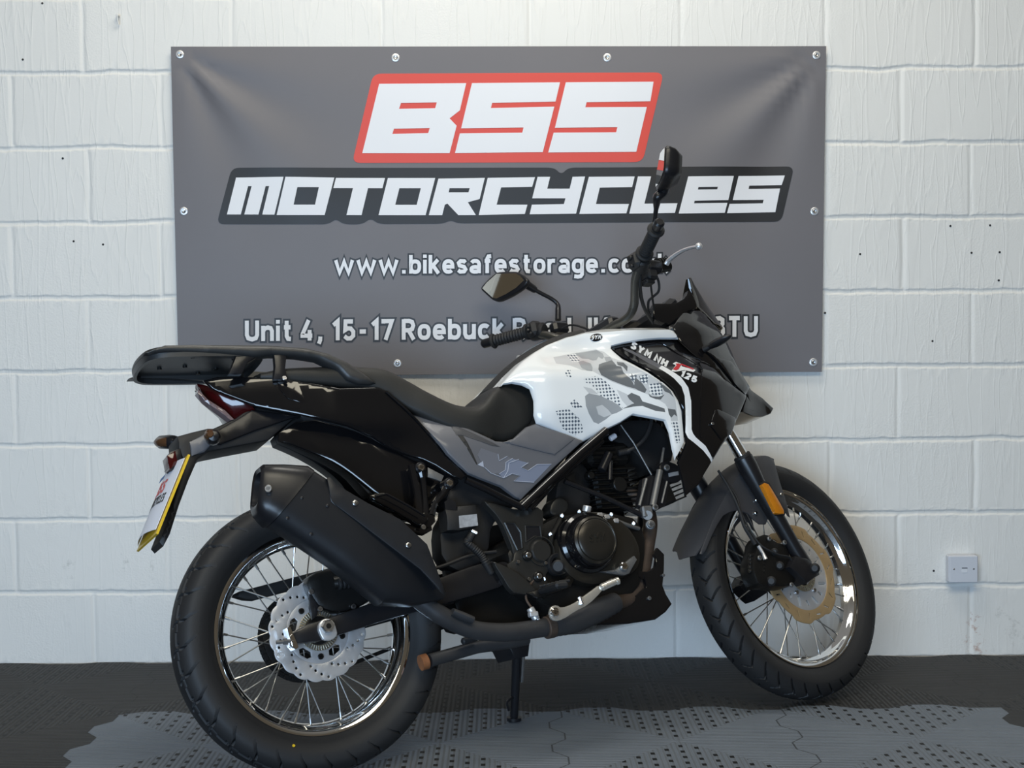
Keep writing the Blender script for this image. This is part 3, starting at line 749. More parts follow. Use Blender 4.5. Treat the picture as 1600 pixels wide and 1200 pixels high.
def wheel(rear):
    R = RIMR if rear else RIMF; P = lambda m_: put(m_, rear)
    hub = MB()
    if rear: hub.lathe([(.0, -.055), (.016, -.055), (.022, -.050), (.050, -.047), (.052, -.036), (.034, -.028), (.028, 0), (.036, .028), (.056, .036), (.058, .050), (.03, .056), (.0, .056)], 48)
    else: hub.lathe([(.0, -.052), (.018, -.052), (.022, -.046), (.040, -.044), (.042, -.032), (.024, -.024), (.020, 0), (.024, .024), (.040, .032), (.040, .044), (.02, .05), (.0, .05)], 48)
    w = part('rear_wheel' if rear else 'front_wheel', P(hub), 'castblk')
    if rear: half = [(.3158, 0), (.3145, .018), (.3100, .034), (.3025, .047), (.292, .0565), (.280, .0600), (.264, .0590), (.248, .0520), (.236, .0420), (.2295, .036)]
    else: half = [(.3280, 0), (.3270, .012), (.3235, .023), (.3165, .033), (.3065, .0415), (.296, .0462), (.284, .0462), (.270, .0420), (.258, .0350), (.2490, .0285)]
    part('tyre', P(tyre(half, 1980, g_rear if rear else g_front)), 'rub', w, sharp=40)
    part('rim', P(rim(R, .038 if rear else .032)), 'chrome', w, sharp=50)
    for s_ in spokes(R, .047 if rear else .037, .040 if rear else .036, 38): part('spoke', P(s_), 'spoke', w)
    if rear:
        hs = [circ((.0805+j*.0082)*math.cos(rad(k*36+j*8.5)), (.0805+j*.0082)*math.sin(rad(k*36+j*8.5)), .0032) for k in range(10) for j in range(4)]
        part('brake_disc', P(disc(.112, .0735, -.060, .004, hs, 20, .004)), 'steel', w)
        win = [slot(rad(90+k*72), .058, .020, .017, math.pi/2) for k in range(5)]
        ca = MB().merge(disc(.0735, .030, -.0585, .006, win, 1, 0))
        part('disc_carrier', P(ca), 'steel', w)
        for k in range(5):
            th = rad(54+k*72); part('bolt', P(bolt((.058*math.cos(th), -.0585, .058*math.sin(th)), .0068, h=.004)), ['castblk', 'ink_blk'], w)
        rg = MB().merge(disc(.0455, .032, -.066, .002, [slot(2*math.pi*k/44, .0395, .0085, .0024, 0) for k in range(44)], 1, 0, seg=132))
        part('sensor_ring', P(rg), 'ring', w, label='brass toned slotted sensor ring')
        a = np.arange(168)*2*np.pi/168; rr_ = .098+.004*np.clip(np.cos(a*42)*1.6, -1, 1)
        part('sprocket', P(shell2d(np.stack([rr_*np.cos(a), rr_*np.sin(a)], 1), .056, .006, res=.012, edge=.001, holes=[circ(.062*math.cos(t), .062*math.sin(t), .016, 14) for t in np.arange(5)*2*np.pi/5])), 'castblk', w)
        part('dust_seal', P(MB().lathe([(.0, -.066), (.020, -.068), (.031, -.066), (.032, -.058)], 36)), 'castblk', w)
    else:
        hs = [slot(2*math.pi*(k+.3)/18, .1175, .017, .0036, (.55 if k % 3 == 0 else -.35 if k % 3 == 1 else 1.35)) for k in range(18)]
        shp = lambda a: np.clip(np.sin(a*6)*3, -1, 1)
        part('brake_disc', P(disc(.1330, .1005, -.058, .004, hs, 6, .0040, shape=shp)), 'gold', w, label='bronze toned wavy front brake disc')
        win = [slot(2*math.pi*k/16, .081, .024 if k % 2 else .012, .008, .35) for k in range(16)]
        part('disc_carrier', P(disc(.1005, .036, -.0565, .004, win, 1, 0)), 'steel', w)
        rg = MB().merge(disc(.050, .034, -.062, .002, [slot(2*math.pi*k/48, .0425, .010, .0024, 0) for k in range(48)], 1, 0, seg=144))
        part('sensor_ring', P(rg), 'ring', w)
        for k in range(5):
            th = rad(20+k*72); part('bolt', P(bolt((.060*math.cos(th), -.0565, .060*math.sin(th)), .0062, h=.004)), ['bolt', 'ink_blk'], w)
    return w
RW = wheel(True); FW = wheel(False)
q = p1(459, 1165, -.0585); part('paint_dot', MB().lathe([(0, -.0012), (.0030, -.0012), (.0034, .0012)], 12, c=q), 'yellow', RW, label='small yellow paint dot on the tyre wall')
# ---- chain, chain guard, swingarm
ch = MB(); c1 = np.array([0, .059, RTR]); c2 = np.array([.575, .059, .395]); R1, R2_ = .101, .036
dv = c2-c1; L_ = math.hypot(dv[0], dv[2]); base = math.atan2(dv[2], dv[0]); al = math.acos((R1-R2_)/L_)
pts = [c1+R1*np.array([math.cos(t), 0, math.sin(t)]) for t in np.linspace(base+al, base-al+2*math.pi, 40)]+[c2+R2_*np.array([math.cos(t), 0, math.sin(t)]) for t in np.linspace(base-al, base+al, 14)]
pl = resample(np.array(pts), .0145)
for i in range(len(pl)):
    a_, b_ = pl[i], pl[(i+1) % len(pl)]; d = (b_-a_)/np.linalg.norm(b_-a_)
    w_ = .0055 if i % 2 else .0078
    for s_ in (-1, 1): ch.box((a_+b_)/2+[0, s_*w_, 0], (np.linalg.norm(b_-a_)+.007, .0016, .0088), ax=np.array([d, [0, 1, 0], np.cross(d, [0, 1, 0])]), bev=.0007)
    ch.tube([a_-[0, .0085, 0], a_+[0, .0085, 0]], [.0028]*2, 6)
part('chain', ch, 'castblk')
part('chain_guard', shell([(362, 930), (374, 924), (470, 899), (520, 886), (560, 880), (560, 905), (500, 916), (474, 917), (398, 937), (382, 936)], .062, .028, edge=.003), 'matte')
sa = shell([(453, 984), (560, 950), (680, 905), (752, 879), (775, 876), (792, 890), (793, 912), (770, 922), (690, 945), (612, 966), (464, 1013)], -.118, .032, edge=.004, rnd=1)
sa.merge(sa.mirror()); p = p1(782, 898, -.1); sa.cyl((p[0], -.118, p[2]), (p[0], .118, p[2]), .028, 24); p = p1(700, 925, -.1); sa.box((p[0], 0, p[2]), (.05, .20, .055), bev=.01)
SA = part('swingarm', sa, 'satin')
part('end_cap', shell([(449, 981), (454, 979), (467, 1011), (462, 1015), (456, 1008)], -.122, .038, edge=.002), 'chrome', SA, label='bright metal swingarm end cap')
p = p1(511, 979, -.128); ad = MB()
ad.merge(shell([(497, 981), (501, 970), (511, 965), (522, 970), (526, 982), (528, 992), (520, 1000), (506, 1001), (501, 992)], -.128, .010, edge=.003, rnd=1))
part('axle_adjuster', ad, 'steel', SA)
ax_ = MB().tube([p+[0, .02, 0], p+[0, -.006, 0], p+[0, -.012, 0], p+[0, -.012, 0]], [.0155, .0155, .013, .0], 6); ax_.tube([p+[0, -.0115, 0], p+[0, -.0128, 0]], [.006, .006], 14, 1)
part('axle_nut', ax_, ['bolt', 'castblk'], SA)
ab = MB(); q = p1(440, 1003, -.118); ab.cyl(q+[-.012, 0, 0], q+[.03, 0, 0], .0040, 8); ab.cyl(q+[.004, 0, 0], q+[.012, 0, 0], .0075, 6); part('adjuster_bolt', ab, 'castgrey', SA)
# rear caliper
rc = shell([(478, 905), (500, 890), (545, 885), (575, 905), (585, 935), (560, 950), (528, 958), (500, 950), (486, 930)], -.095, .05, edge=.008, rnd=1)
RC = part('rear_brake_caliper', rc, 'castblk')
q = at([(530, 908), (556, 908), (528, 925), (556, 930)], -.098); cc = MB()
cc.cyl(p1(520, 912, -.085), p1(575, 905, -.105), .017, 20, bev=.003); part('piston_housing', cc, 'castblk', RC)
bl = MB()
for k in range(6): a = p1(528+k*6.5, 913-k*1.0, -.100); b_ = p1(533+k*6.5, 912-k*1.0, -.100); bl.cyl(a, b_, .0135-.001*(k % 2), 16, bev=.002)
part('rubber_bellows', bl, 'rub', RC)
for u, v in ((486, 925), (500, 952), (552, 948)): part('bolt', bolt(p1(u, v, -.098), .006), ['bolt', 'ink_blk'], RC)
br = shell([(483, 918), (492, 918), (500, 940), (496, 962), (488, 968), (484, 950)], -.088, .008, edge=.002); part('caliper_bracket', br, 'satin', RC)
hz = MB().tube([p1(575, 905, -.10), p1(600, 908, -.115), p1(640, 898, -.12), p1(690, 885, -.12), p1(735, 868, -.115), p1(775, 862, -.11)], .0042, 8, smooth=6)
part('brake_hose', hz, 'rub')

# ---- exhaust
RG = [((402, 733), (396, 797), .036), ((408, 728), (399, 806), .044), ((440, 728.5), (406, 814), .053), ((476, 731), (414, 822), .057), ((486, 738), (417, 823), .058)]
RB = [((486, 739), (419, 822), .0545), ((500, 748), (432, 829), .0545), ((560, 788), (517, 886), .0545), ((620, 824), (590, 946), .052), ((664, 862), (643, 948), .044), ((694, 927), (688, 938), .016)]
def xring(T, B, t, y, n=36, p=3.4):
    a_, b_ = p1(*T, y), p1(*B, y); c = (a_+b_)/2; h = (a_-b_)/2; th = np.arange(n)*2*np.pi/n; c_, s_ = np.cos(th), np.sin(th)
    return c+np.outer(np.sign(c_)*np.abs(c_)**(2/p), h)+np.outer(np.sign(s_)*np.abs(s_)**(2/p)*t, [0, 1, 0])
YE = [-.215, -.215, -.213, -.21, -.21]; YB_ = [-.21, -.209, -.205, -.198, -.19, -.18]
eb = MB().loft([xring(T, B, t, y) for (T, B, t), y in zip(RB, YB_)])
EX = part('exhaust_silencer', eb, 'exh', sharp=28)
ec = MB().loft([xring(T, B, t, y) for (T, B, t), y in zip(RG, YE)], caps=False)
ec.loft([xring((402, 733), (396, 797), .036, -.215), xring((404, 739), (398, 791), .030, -.215), xring((412, 740), (406, 791), .029, -.215)], caps=False)
r_ = xring((412, 740), (406, 791), .029, -.215); ec.add(r_, [tuple(range(len(r_)))], 1)
EC = part('end_cap', ec, ['satin', 'ink_blk'], EX, sharp=40)
part('screw', bolt(p1(419, 764, -.268), .0085, (-.3, -1, 0), h=.006), ['bolt', 'ink_blk'], EX)
for u, v, y in ((472, 778, -.2635), (449, 810, -.2635), (512, 790, -.2635), (486, 835, -.2635)): part('dimple', MB().ball(p1(u, v, y), .004, 10, sc=(1, .4, 1)), 'exh', EX)
ysh = lambda x, z: -.262+.0*x
hs = shell([(512, 747), (516, 745), (527, 757), (576, 786), (626, 811), (668, 850), (693, 915), (694, 929), (657, 890), (560, 816), (517, 784)], -.264, .005, edge=.003)
hs.merge(shell([(512, 747), (516, 745), (527, 757), (576, 786), (626, 811), (668, 850), (693, 915), (690, 917), (664, 857), (624, 817), (574, 792), (524, 764)], -.264, .06, edge=.004))
HS = part('heat_shield', hs, 'exh', EX)
for u, v in ((555, 786), (638, 852)): part('bolt', bolt(p1(u, v, -.265), .0062, h=.003), ['bolt', 'ink_blk'], HS)
mb_ = MB(); p = p1(608, 811, -.235); mb_.cyl(p+[0, .05, 0], p, .014, 18); EB = part('mount_boss', mb_, 'satin', EX); part('bolt', bolt(p, .0095, h=.006), ['chrome', 'ink_blk'], EB)
pp = MB().tube([p1(640, 925, -.165), p1(668, 947, -.165), p1(690, 962, -.165), p1(715, 975, -.16), p1(745, 985, -.158), p1(790, 988, -.156), p1(835, 983, -.152), p1(860, 979, -.15)], .0215, 20, smooth=5)
PP = part('exhaust_pipe', pp, 'pipe')
q = MB().tube([p1(706, 956, -.183), p1(722, 963, -.183), p1(738, 969, -.183)], [.0150, .017, .0150], 12, flat=.6); part('pipe_guard', q, 'pipe', PP)
q = MB().cyl(p1(852, 981, -.152), p1(864, 979, -.151), .0265, 24, bev=.002); q.box(p1(860, 964, -.152), (.014, .018, .014)); part('clamp', q, 'rust', PP)
q = MB(); P_, r__ = spline(np.array([p1(862, 979, -.150), p1(890, 972, -.148), p1(915, 962, -.145), p1(938, 952, -.14), p1(962, 941, -.13)]), np.array([.0245, .028, .029, .028, .0245]), 8)
for i in range(len(P_)): r__[i] += .0012*(i % 2)
q.tube(P_, r__, 22); part('wrapped_pipe', q, 'pipe', PP)
hd = MB().tube([p1(958, 943, -.12), p1(985, 935, -.10), p1(999, 915, -.085), p1(1006, 885, -.075), p1(1012, 850, -.07), p1(1016, 815, -.065), p1(1006, 785, -.06), p1(985, 772, -.05), p1(968, 770, -.04)], .0185, 18, smooth=6)
part('header_pipe', hd, 'rust', label='rusty brown exhaust header pipe')

# ---- tank
def y_tank(x, z):
    y = .086+.074*sstep(z, .978, .865)+.040*sstep(x, .76, .95)-.040*sstep(x, .64, .50)-.022*sstep(z, .80, .70)*(1-sstep(x, .70, .85))
    return -y
CAMO = [(870, 561), (884, 555), (931, 547), (955, 556), (985, 576), (1018, 595), (1040, 611), (1050, 627), (1056, 645), (1057, 664), (1062, 697), (1056, 705), (1046, 668), (1040, 646), (1020, 641), (985, 640), (965, 650), (940, 665), (915, 678), (885, 682), (868, 672), (880, 640), (893, 600), (868, 578)]
z8 = lambda *p: Zm(860, 520, 6.668, *p)
decals = [(z8((30, 255), (250, 210), (470, 172), (560, 200), (640, 260), (760, 300), (900, 370), (1010, 430), (1150, 510), (1240, 590), (1300, 680), (1315, 800), (1335, 960), (1350, 1150), (1300, 1140), (1250, 880), (1225, 790), (1195, 740), (1060, 660), (930, 610), (800, 570), (640, 510), (510, 440), (440, 400), (330, 390), (200, 340), (60, 320)), 3),
    (z8((170, 230), (270, 215), (310, 300), (230, 305)), 2), (z8((820, 420), (900, 440), (890, 525), (840, 500)), 2), (z8((925, 450), (1020, 430), (1010, 535), (940, 520)), 2), (z8((1025, 535), (1160, 520), (1170, 665), (1035, 635)), 2),
    (z8((345, 470), (480, 450), (560, 490), (640, 570), (720, 680), (755, 790), (690, 735), (600, 695), (520, 655), (480, 600), (420, 535), (355, 515)), 2), (z8((165, 390), (210, 388), (220, 465), (145, 445)), 2), (z8((200, 730), (250, 695), (335, 775), (240, 785)), 2), (z8((55, 815), (190, 795), (310, 900), (350, 1030), (250, 1070), (125, 995)), 2), (z8((1255, 920), (1330, 920), (1350, 1145), (1305, 1150)), 2),
    (z8((360, 660), (400, 630), (520, 655), (600, 692), (700, 745), (755, 800), (690, 835), (640, 850), (580, 900), (500, 950), (450, 930), (400, 840), (370, 760)), 4), (z8((475, 770), (540, 750), (600, 800), (640, 850), (560, 880), (500, 850)), 5), (z8((690, 590), (800, 640), (870, 740), (800, 765), (745, 705)), 5), (z8((340, 560), (430, 580), (500, 640), (400, 630)), 5),
    (z8((255, 215), (480, 180), (545, 215), (560, 250), (540, 275), (500, 250), (480, 285), (440, 290), (400, 275), (330, 270)), 4), (z8((290, 300), (340, 290), (420, 320), (440, 365), (435, 400), (380, 395), (320, 360)), 4), (z8((560, 255), (620, 250), (650, 285), (580, 300)), 4),
    (z8((505, 330), (540, 315), (640, 285), (665, 310), (690, 345), (735, 350), (760, 410), (800, 450), (840, 480), (880, 560), (875, 580), (800, 560), (720, 530), (620, 490), (530, 440), (500, 380)), 6), (z8((690, 300), (760, 310), (805, 350), (800, 405), (755, 352), (700, 335)), 6), (z8((878, 490), (895, 472), (960, 530), (1002, 592), (985, 628), (920, 602), (872, 576)), 6),
    (z8((1018, 632), (1060, 662), (1130, 668), (1190, 642), (1150, 695), (1100, 692), (1038, 668)), 6), (z8((1120, 513), (1180, 545), (1250, 600), (1287, 675), (1240, 630), (1190, 610), (1160, 560)), 6), (z8((1222, 788), (1302, 800), (1322, 875), (1290, 850), (1260, 885), (1235, 850)), 6),
    (z8((800, 655), (845, 625), (930, 660), (960, 715), (1060, 745), (1190, 790), (1197, 828), (1090, 812), (1000, 778), (960, 762), (900, 766), (860, 770), (800, 782), (750, 792), (840, 747), (872, 735), (820, 690)), 6)]
TANK = [(783.8, 600.6), (801, 581), (818, 563), (837, 549), (856, 538), (887, 525.6), (915, 518.8), (959, 515.5), (1005.6, 513.3), (1046, 513), (1055.6, 516), (1062, 528.8), (1031, 528.8), (999, 531.5), (975, 536), (957, 540.5), (956.5, 544), (974.4, 560), (1000, 573), (1021, 585), (1040, 598), (1052.5, 610), (1061, 624), (1066.6, 641), (1069, 665), (1071, 691), (1057, 718), (1052.5, 700.6), (1047.8, 675.6), (1040, 657), (1015, 652), (990, 647.5), (971, 660), (940, 675), (910, 691), (875, 676), (840, 660.5), (836, 648), (836, 625), (830, 607), (818, 601), (802, 598)]
tk = shell(TANK, y_tank, .010, res=.012, edge=.010, decals=decals)
tk.merge(tk.mirror())
top = at(TANK[:11], y_tank); top = resample(top[:, :], .02)[:-12] if False else top
rings = []
for p in top:
    a = np.linspace(-1, 1, 13); w_ = -p[1]-.003; rings.append(np.stack([np.full(13, p[0]), a*w_, p[2]-.004+(.008+.024*sstep(p[0], .72, .90))*(1-np.abs(a)**2.4)], 1))
tk.loft(rings, closed=False, caps=False)
TK = part('fuel_tank', tk, ['white', 'white', 'dots', 'camo3', 'camo2', 'camo3', 'camo1'], sharp=40)
pd = []
for (u, v) in [(768, 608), (774, 601), (790, 584), (806, 568), (826, 551.5), (846, 539), (868, 527.5), (890, 519.5), (910, 515.5)]:
    p = p1(u, v, -.055); a = np.arange(16)*2*np.pi/16; pd.append(np.stack([np.full(16, p[0]), .066*np.cos(a), p[2]-.011+.019*np.sin(a)], 1))
part('tank_pad', MB().loft(pd), 'pad', TK, label='dimpled black pad along the tank top')
em = MB(); c = p1(931.5, 527.5, -.088); n_ = np.array([0, -.42, .9]); n_ /= np.linalg.norm(n_)
c = p1(931.5, 527.5, y_tank); ex_ = p1(942.5, 526.5, y_tank)-c; ex_ /= np.linalg.norm(ex_)
ez_ = p1(931.5, 522, y_tank)-c; ez_ /= np.linalg.norm(ez_); no_ = np.cross(ex_, ez_); no_ *= -np.sign(no_[1])
a = np.arange(28)*2*np.pi/28; rx_, rz_ = .0165, .0105
em.loft([c+no_*.000+np.outer(np.cos(a)*rx_, ex_)+np.outer(np.sin(a)*rz_, ez_), c+no_*.0025+np.outer(np.cos(a)*rx_, ex_)+np.outer(np.sin(a)*rz_, ez_), c+no_*.0032+np.outer(np.cos(a)*rx_*.9, ex_)+np.outer(np.sin(a)*rz_*.9, ez_)])
EM = part('emblem', em, 'gloss', TK, label='oval black emblem with white letters')
def lettering(txt, org, du, dv, hw=.10, shear=0.0, gap=.13, fixed=None, fr=BIKE, y=None, off=.0012):
    """letters laid on a surface: org, du (advance of one cap height), dv (cap height) in photo pixels; returns one mesh per letter"""
    out = []; lay, wid = layout(txt, hw, gap)
    for chx, ox in lay:
        v, f = glyph(chx, hw); t = v[:, 0]+ox+shear*v[:, 1]
        px_ = np.asarray(org)+t[:, None]*np.asarray(du)+v[:, 1:2]*np.asarray(dv)
        W_ = at(px_, y, fr); W_[:, 1] -= off
        q_ = thin(W_, f, (0, 1, 0), .0008); out.append(q_.map(s2b) if fr is FORK else q_)
    return out
lay, wid = layout('SYM', .11, .12)
for chx, ox in lay:
    v, f = glyph(chx, .11); t = (v[:, 0]+ox+.25*v[:, 1])/wid-.55
    part('letter', thin(c+no_*.0046+np.outer(t*.026, ex_)+np.outer((v[:, 1]-.5)*.011, ez_), f, -no_, .0008), 't_white', EM)

# ---- shrouds
def y_shr(x, z):
    return -(.100+.088*sstep(z, .985, .84)*(1-.15*sstep(z, .70, .60))+.010*sstep(x, .8, .95)-.088*sstep(x, 1.03, 1.33))
SHR = [(955.6, 543), (975, 537.5), (999, 532.5), (1031, 530), (1058, 531), (1080, 546), (1100, 562), (1130, 590), (1150, 605), (1168, 618), (1163, 631), (1158, 643), (1150, 660), (1143, 676), (1128, 697), (1114, 720), (1102, 740), (1092, 758), (1072, 775), (1067, 750), (1060, 722), (1073, 692), (1068.6, 641), (1054, 609), (1022, 583.5), (975, 558.5)]
zs = lambda *p: Zm(960, 480, 6, *p)
stripe = zs((415, 572), (560, 668), (630, 745), (658, 830), (666, 950), (672, 1170), (690, 1225), (745, 1268), (830, 1340), (925, 1460), (928, 1430), (855, 1300), (765, 1222), (738, 1185), (724, 1145), (720, 880), (694, 755), (625, 658), (520, 588), (445, 545))
gstripe = zs((70, 372), (150, 402), (300, 470), (445, 545), (415, 572), (320, 525), (180, 440), (90, 398))
greyb = zs((140, 420), (330, 505), (480, 590), (420, 590), (300, 520))
sh = shell(SHR, y_shr, .008, res=.014, edge=.005, decals=[(stripe, 1), (gstripe, 2)])
S1 = part('shroud', sh, ['gloss', 't_white', 'grey'], sharp=40); part('shroud', sh.mirror(), ['gloss', 't_white', 'grey'], sharp=40)
for t, org, du, dv, shear in (('SYM', (984, 542.5), (10.9, 6.2), (1.5, -10.5), .25), ('NH', (1020.5, 562.5), (11.0, 6.0), (1.5, -10.5), .25), ('125', (1061, 587), (10.6, 4.6), (1.2, -9.5), .25)):
    for q in lettering(t, org, du, dv, .15, shear, y=y_shr): part('letter', q, 't_white', S1)
def decal(px, y, off): 
    P = at(px, y); c_ = P.copy(); c_[:, 1] -= off; n = len(c_); return thin(c_, [tuple(range(n))], (0, 1, 0), .0006)
part('letter', decal(zs((530, 600), (575, 545), (545, 530), (575, 512), (760, 590), (740, 608), (655, 590), (605, 600), (570, 605)), y_shr, .0010), 't_white', S1)
part('letter', decal(zs((545, 582), (580, 545), (572, 530), (600, 528), (622, 540), (600, 580), (578, 592)), y_shr, .0020), 't_red', S1, label='red part of the model lettering')
part('letter', decal(zs((625, 530), (740, 578), (735, 586), (612, 538)), y_shr, .0020), 't_red', S1)
# raised frame line and vent recess on the shroud
vr = MB().tube(at(zs((0, 392), (100, 372), (300, 352), (440, 340), (600, 440), (800, 560), (815, 640), (812, 900), (805, 1190), (820, 1215)), y_shr)-[0, .0005, 0], .0016, 6, smooth=3); part('edge_bead', vr, 'gloss', S1)
vr = shell(zs((945, 965), (975, 955), (1130, 1030), (1150, 1050), (1100, 1190), (1010, 1250), (900, 1100)), lambda x, z: y_shr(x, z)-.004, .006, edge=.003); VP = part('vent_panel', vr, 'gloss', S1); part('screw', bolt(p1(1113, 662, lambda x, z: y_shr(x, z)-.0045), .004, h=.002), ['bolt', 'ink_blk'], VP)

# ---- nose cowl, screen, indicator
def y_cowl(x, z): return -(.118+.020*sstep(z, 1.02, .90)-.112*sstep(x, 1.10, 1.42)-.03*sstep(z, 1.00, 1.08))
COWL = [(1052, 510), (1060, 497), (1068, 487), (1093, 485), (1104, 492), (1116, 506), (1128, 521), (1137, 535), (1144, 550), (1150, 566), (1159, 584), (1174, 609), (1192, 622), (1209, 638), (1205, 646), (1192, 651), (1177, 650), (1160, 643), (1168, 618), (1130, 592), (1100, 566), (1080, 549), (1062, 531)]
cw = shell(COWL, y_cowl, .006, res=.016, edge=.003); cw.merge(cw.mirror())
rid = at(COWL[3:14], y_cowl); cw.loft([np.stack([np.full(7, p[0]+.0), np.linspace(p[1]+.003, -p[1]-.003, 7), p[2]-.001+.010*(1-np.linspace(-1, 1, 7)**2)], 1)+np.outer(1-np.linspace(-1, 1, 7)**2, [.012, 0, 0]) for p in rid], closed=False, caps=False)
rid = at(COWL[13:18], y_cowl); cw.loft([np.stack([np.full(5, p[0]), np.linspace(p[1]+.003, -p[1]-.003, 5), np.full(5, p[2])], 1) for p in rid], closed=False, caps=False)
CW = part('nose_cowl', cw, 'gloss', sharp=40)
pk = shell([(1104, 548), (1126, 560), (1142, 563), (1159, 584), (1172, 604), (1166, 617), (1150, 602)], lambda x, z: y_cowl(x, z)-.006, .006, edge=.002); part('side_flank', pk, 'gloss', CW); part('side_flank', pk.mirror(), 'gloss', CW)
rows = []
sil = [(1080.5, 434), (1086, 445), (1094, 459), (1104, 477), (1116, 497), (1127, 516)]; edg = [(1078.5, 434), (1081, 447), (1085, 461), (1091, 479), (1103, 490), (1117, 505)]; ew_ = [.008, .018, .030, .045, .060, .070]
for (su, sv), (eu, ev), w_ in zip(sil, edg, ew_):
    c = p1(su, sv, -.004); e_ = p1(eu, ev, -w_); row_ = []
    for t in np.linspace(-1, 1, 13): row_.append([c[0]+(e_[0]-c[0])*abs(t)**2.0, t*w_, c[2]+(e_[2]-c[2])*abs(t)**2.0])
    rows.append(np.array(row_))
rows = np.array(rows); n_ = rows.shape[1]; bk = rows-[.004, 0, 0]
ring = [np.concatenate([rows[i], bk[i][::-1]]) for i in range(len(rows))]
part('windscreen', MB().loft(ring), 'screen', sharp=50)
iv = shell([(1020, 474), (1034, 473.5), (1052, 474), (1063, 470), (1071, 464), (1078, 450), (1086, 465), (1092, 482), (1070, 487), (1054, 508), (1036, 505), (1022, 499)], -.092, .02, edge=.004, rnd=1); iv.merge(iv.mirror())
IV = part('instrument_visor', iv, 'gloss')
ic = MB(); p = p1(1045, 492, -.03); ic.box((p[0], 0, p[2]-.01), (.05, .17, .09), ax=np.array([[.8, 0, .6], [0, 1, 0], [-.6, 0, .8]]), bev=.012); part('instrument_panel', ic, 'satin')
def indicator(base, tip, r, mt, par=None):
    base, tip = np.asarray(base, float), np.asarray(tip, float); d = tip-base; s_ = MB().tube([base, base+d*.22], [.009, .0075], 12)
    o = part('front_indicator', s_, 'matte', par)
    b_ = MB().tube([base+d*t for t in (.2, .24, .45, .75, .93, 1.0)], np.array([.008, .013, .0165, .0155, .010, .002])*r, 14, flat=.62); part('indicator_body', b_, mt, o); return o
indicator(p1(1100, 546, -.135), p1(1143, 524, -.215), 1.0, 'satin'); q0, q1 = p1(1100, 546, -.135), p1(1143, 524, -.215); indicator(q0*[1, -1, 1], q1*[1, -1, 1], 1.0, 'satin')
#==BIKE2==
# ---- seat
SE = [((404, 585), (406, 594), .085), ((440, 577.5), (442, 595), .100), ((490, 575), (492, 599), .105), ((530, 574), (532, 602), .108), ((570, 575.5), (578, 606), .112), ((600, 579), (606, 618), .115), ((637, 598), (638, 638), .118), ((663, 613), (660, 648), .122), ((700, 631), (690, 662), .126), ((726, 636.5), (712, 671), .128), ((747, 633), (738, 680), .128), ((766, 612), (760, 686), .122), ((784, 601), (778, 690), .112), ((800, 598.5), (797, 688), .106), ((815, 599), (815, 676), .102), ((828, 606), (828, 662), .098), ((836, 622), (836, 647), .092)]
rings = []
for (tu, tv), (bu, bv), w_ in SE:
    T = p1(tu, tv, -w_*.80); B = p1(bu, bv, -w_)
    q = [(B[0], 0, B[2]), (B[0], -w_*.9, B[2]-.002), (B[0], -w_, B[2]+.002)]
    for t in (.15, .35, .55, .72): q.append((B[0]+(T[0]-B[0])*t, -(w_+.006*math.sin(math.pi*t)), B[2]+(T[2]-B[2])*t))
    hgt = max(.004, (T[2]-B[2]))
    for t in (.2, .45, .7, 1.0): an = t*math.pi/2; q.append((T[0]+(B[0]-T[0])*.12*(1-math.sin(an)), -(w_*.80+w_*.20*math.cos(an)), B[2]+(T[2]-B[2])*(.80+.20*math.sin(an))))
    q.append((T[0], -w_*.4, T[2]+.006)); q.append((T[0], 0, T[2]+.008))
    q = q+[(a, -b_, c_) for a, b_, c_ in q[::-1][1:-1]]
    rings.append(np.array(q))
k = len(rings); R_ = np.array(rings); sm = []
for j in range(R_.shape[1]): sm.append(spline(R_[:, j], np.ones(k), 4)[0])
sm = np.array(sm).transpose(1, 0, 2)
part('seat', MB().loft(list(sm)), 'seat', sharp=60)

# ---- grey side panels
def y_side(x, z): return -(.148-.050*sstep(z, .70, .84)-.012*sstep(x, .40, .16))
SID = [(633, 634), (662, 635.5), (690, 649), (725, 665.5), (775, 688.5), (794, 690), (812, 680), (837.5, 661.6), (875, 675.5), (912.5, 688.5), (866, 731), (815, 780), (806, 777), (784, 760), (750, 747), (731, 739), (700, 709), (662, 667)]
zp = lambda *p: Zm(640, 560, 6.154, *p)
rec = zp((380, 635), (440, 645), (900, 858), (620, 800), (560, 780), (500, 735), (470, 740), (660, 1020), (610, 1050))
gr1 = zp((455, 738), (500, 735), (660, 1025), (640, 1010))
sd = shell(SID, y_side, .012, res=.014, edge=.006)
P1_ = part('side_panel', sd, 'grey', sharp=40); part('side_panel', sd.mirror(), 'grey', sharp=40)
ys1 = lambda x, z: y_side(x, z)-.0008
q = shell(zp((985, 963), (1140, 1005), (1072, 1050), (1138, 1080), (1225, 1020), (1362, 1018), (1195, 1192), (1000, 1180), (1062, 1128), (985, 1108), (905, 1150), (860, 1112), (918, 1075), (925, 1000)), ys1, .0006, edge=0, res=.03)
part('panel_lettering', q, 'logo', P1_, label='slate blue letter decal on the grey side panel')
q = shell(zp((690, 862), (850, 920), (862, 985), (937, 943), (982, 962), (922, 998), (914, 1073), (856, 1110), (780, 1102), (718, 1045), (705, 985), (690, 1000), (655, 930)), ys1, .0006, edge=0, res=.03)
part('panel_lettering', q, 'logof', P1_)
part('panel_lettering', shell(zp((655, 1022), (706, 984), (714, 1046)), ys1, .0006, edge=0, res=.03), 'logol', P1_)
